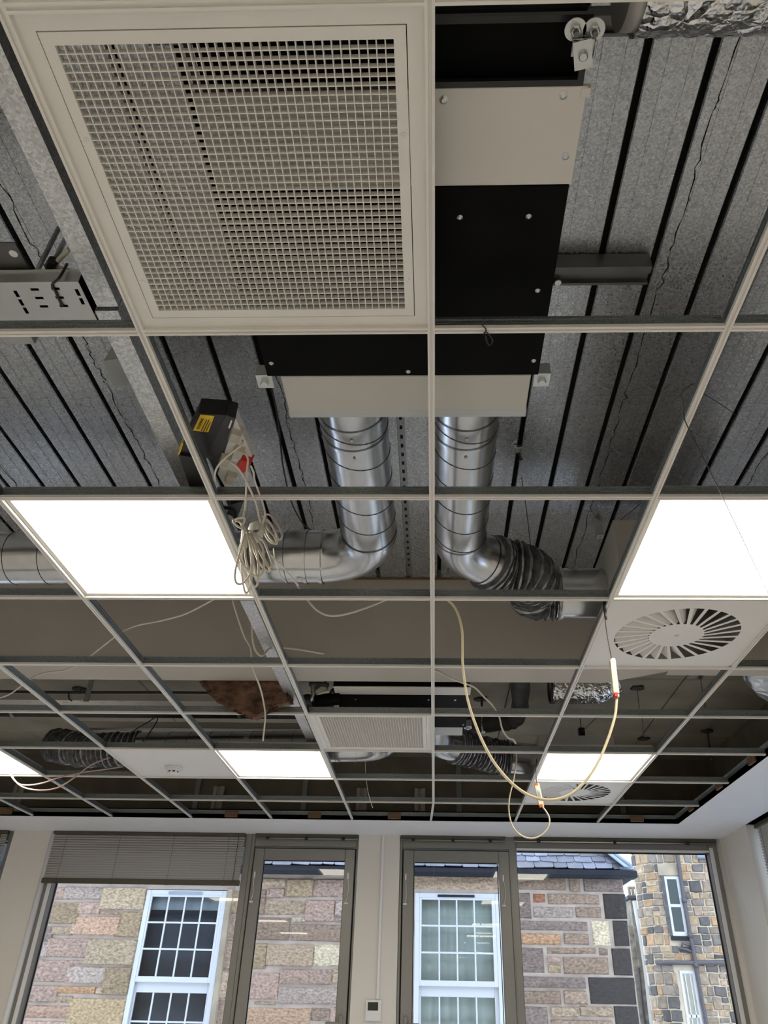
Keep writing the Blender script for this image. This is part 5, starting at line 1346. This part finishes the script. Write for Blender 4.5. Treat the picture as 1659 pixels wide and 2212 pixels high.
# downpipe and horizontal pipe
dp_ = [Yp(u, v, YT-.07) for u, v in ((1459, 1800), (1463, 1843), (1478, 1945), (1491, 2020), (1499, 2060), (1503, 2085), (1511, 2130), (1525, 2205), (1532, 2260))]
part('downpipe', MB().tube(dp_, .034, 10), M['pipe'], tw_)
for k in (2, 3, 5): part('pipe_collar', MB().tube([np.array(dp_[k])+np.array((0, 0, .04)), np.array(dp_[k])-np.array((0, 0, .04))], .046, 10), M['pipe'], tw_)
hz = Yp(1480, 2077, YT-.06)[2]
part('band_pipe', MB().tube([tw_pt(s_, .06, hz-.02) for s_ in (-.45, -.3, -.15, 0)]+[tw_pt(1.6, .06, hz+.02)], .036, 10), M['pipe'], tw_)
q = [Yp(u, v, YT-.06) for u, v in ((1473, 2044), (1474, 2037), (1493, 2042))]; part('waste_pipe', MB().tube(q, .022, 8), M['pipe'], tw_)
q = [Yp(u, v, YT-.06) for u, v in ((1467, 2049), (1483, 2051), (1496, 2057))]; part('waste_pipe', MB().tube(q, .026, 8), M['pipe'], tw_)
q = Yp(1520, 2161, YT-.05); part('vent_cap', MB().tube([(q[0], YT-.01, q[2]), (q[0], YT-.09, q[2])], .045, 12), M['dressed'], tw_)
q0, q1 = Yp(1505, 1850, YT-.08), Yp(1530, 1850, YT-.08); part('eaves_pipe', MB().tube([q0, (q1[0]+.5, q1[1], q1[2]+.01)], .045, 10), M['lead'], tw_)

# lower wing with chimney and pale flue between house and tower
YC2 = 17.5
cw = thing('chimney_wing', 'rubble stone wing with chimney pots and tall pale flue, between house and tower', 'building', (3.9, YC2, -6.5))
za = Yp(1370, 1945, YC2)
part('wall', MB().box(3.2, 5.2, YC2, YC2+2, -6.5, Yp(1368, 2000, YC2)[2]), M['roughwall'], cw)
cx0, cx1 = Yp(1360, 1945, YC2)[0], Yp(1392, 1945, YC2)[0]+.5
ct = Yp(1375, 1943, YC2)[2]
part('chimney_stack', MB().bbox(cx0, cx1, YC2-.03, YC2+.6, -3, ct, .01), M['roughwall'], cw)
part('chimney_cap', MB().bbox(cx0-.06, cx1+.06, YC2-.10, YC2+.66, ct, ct+.07, .015), M['lag'], cw)
for u in (1362.5, 1370, 1377.5, 1385, 1392.5):
    x = Yp(u, 1930, YC2)[0]; z1_ = Yp(u, 1917, YC2)[2]
    part('chimney_pot', MB().lathe((x, YC2+.1, ct+.05), [(.036, 0), (.032, z1_-ct-.08), (.038, z1_-ct-.06), (.038, z1_-ct-.02), (.026, z1_-ct-.02)], 12, 'z', 0, True), M['dressed'], cw)
fl = [Yp(u, v, YC2-.12) for u, v in ((1372, 1946), (1385, 2020), (1397, 2100), (1410, 2212), (1416, 2260))]
part('flue', MB().tube(fl, .062, 14), M['flue'], cw)
q = [Yp(u, v, YC2-.05) for u, v in ((1379, 2090), (1385, 2150), (1392, 2212), (1396, 2250))]
part('downpipe', MB().tube(q, .022, 8), M['pipe'], cw)
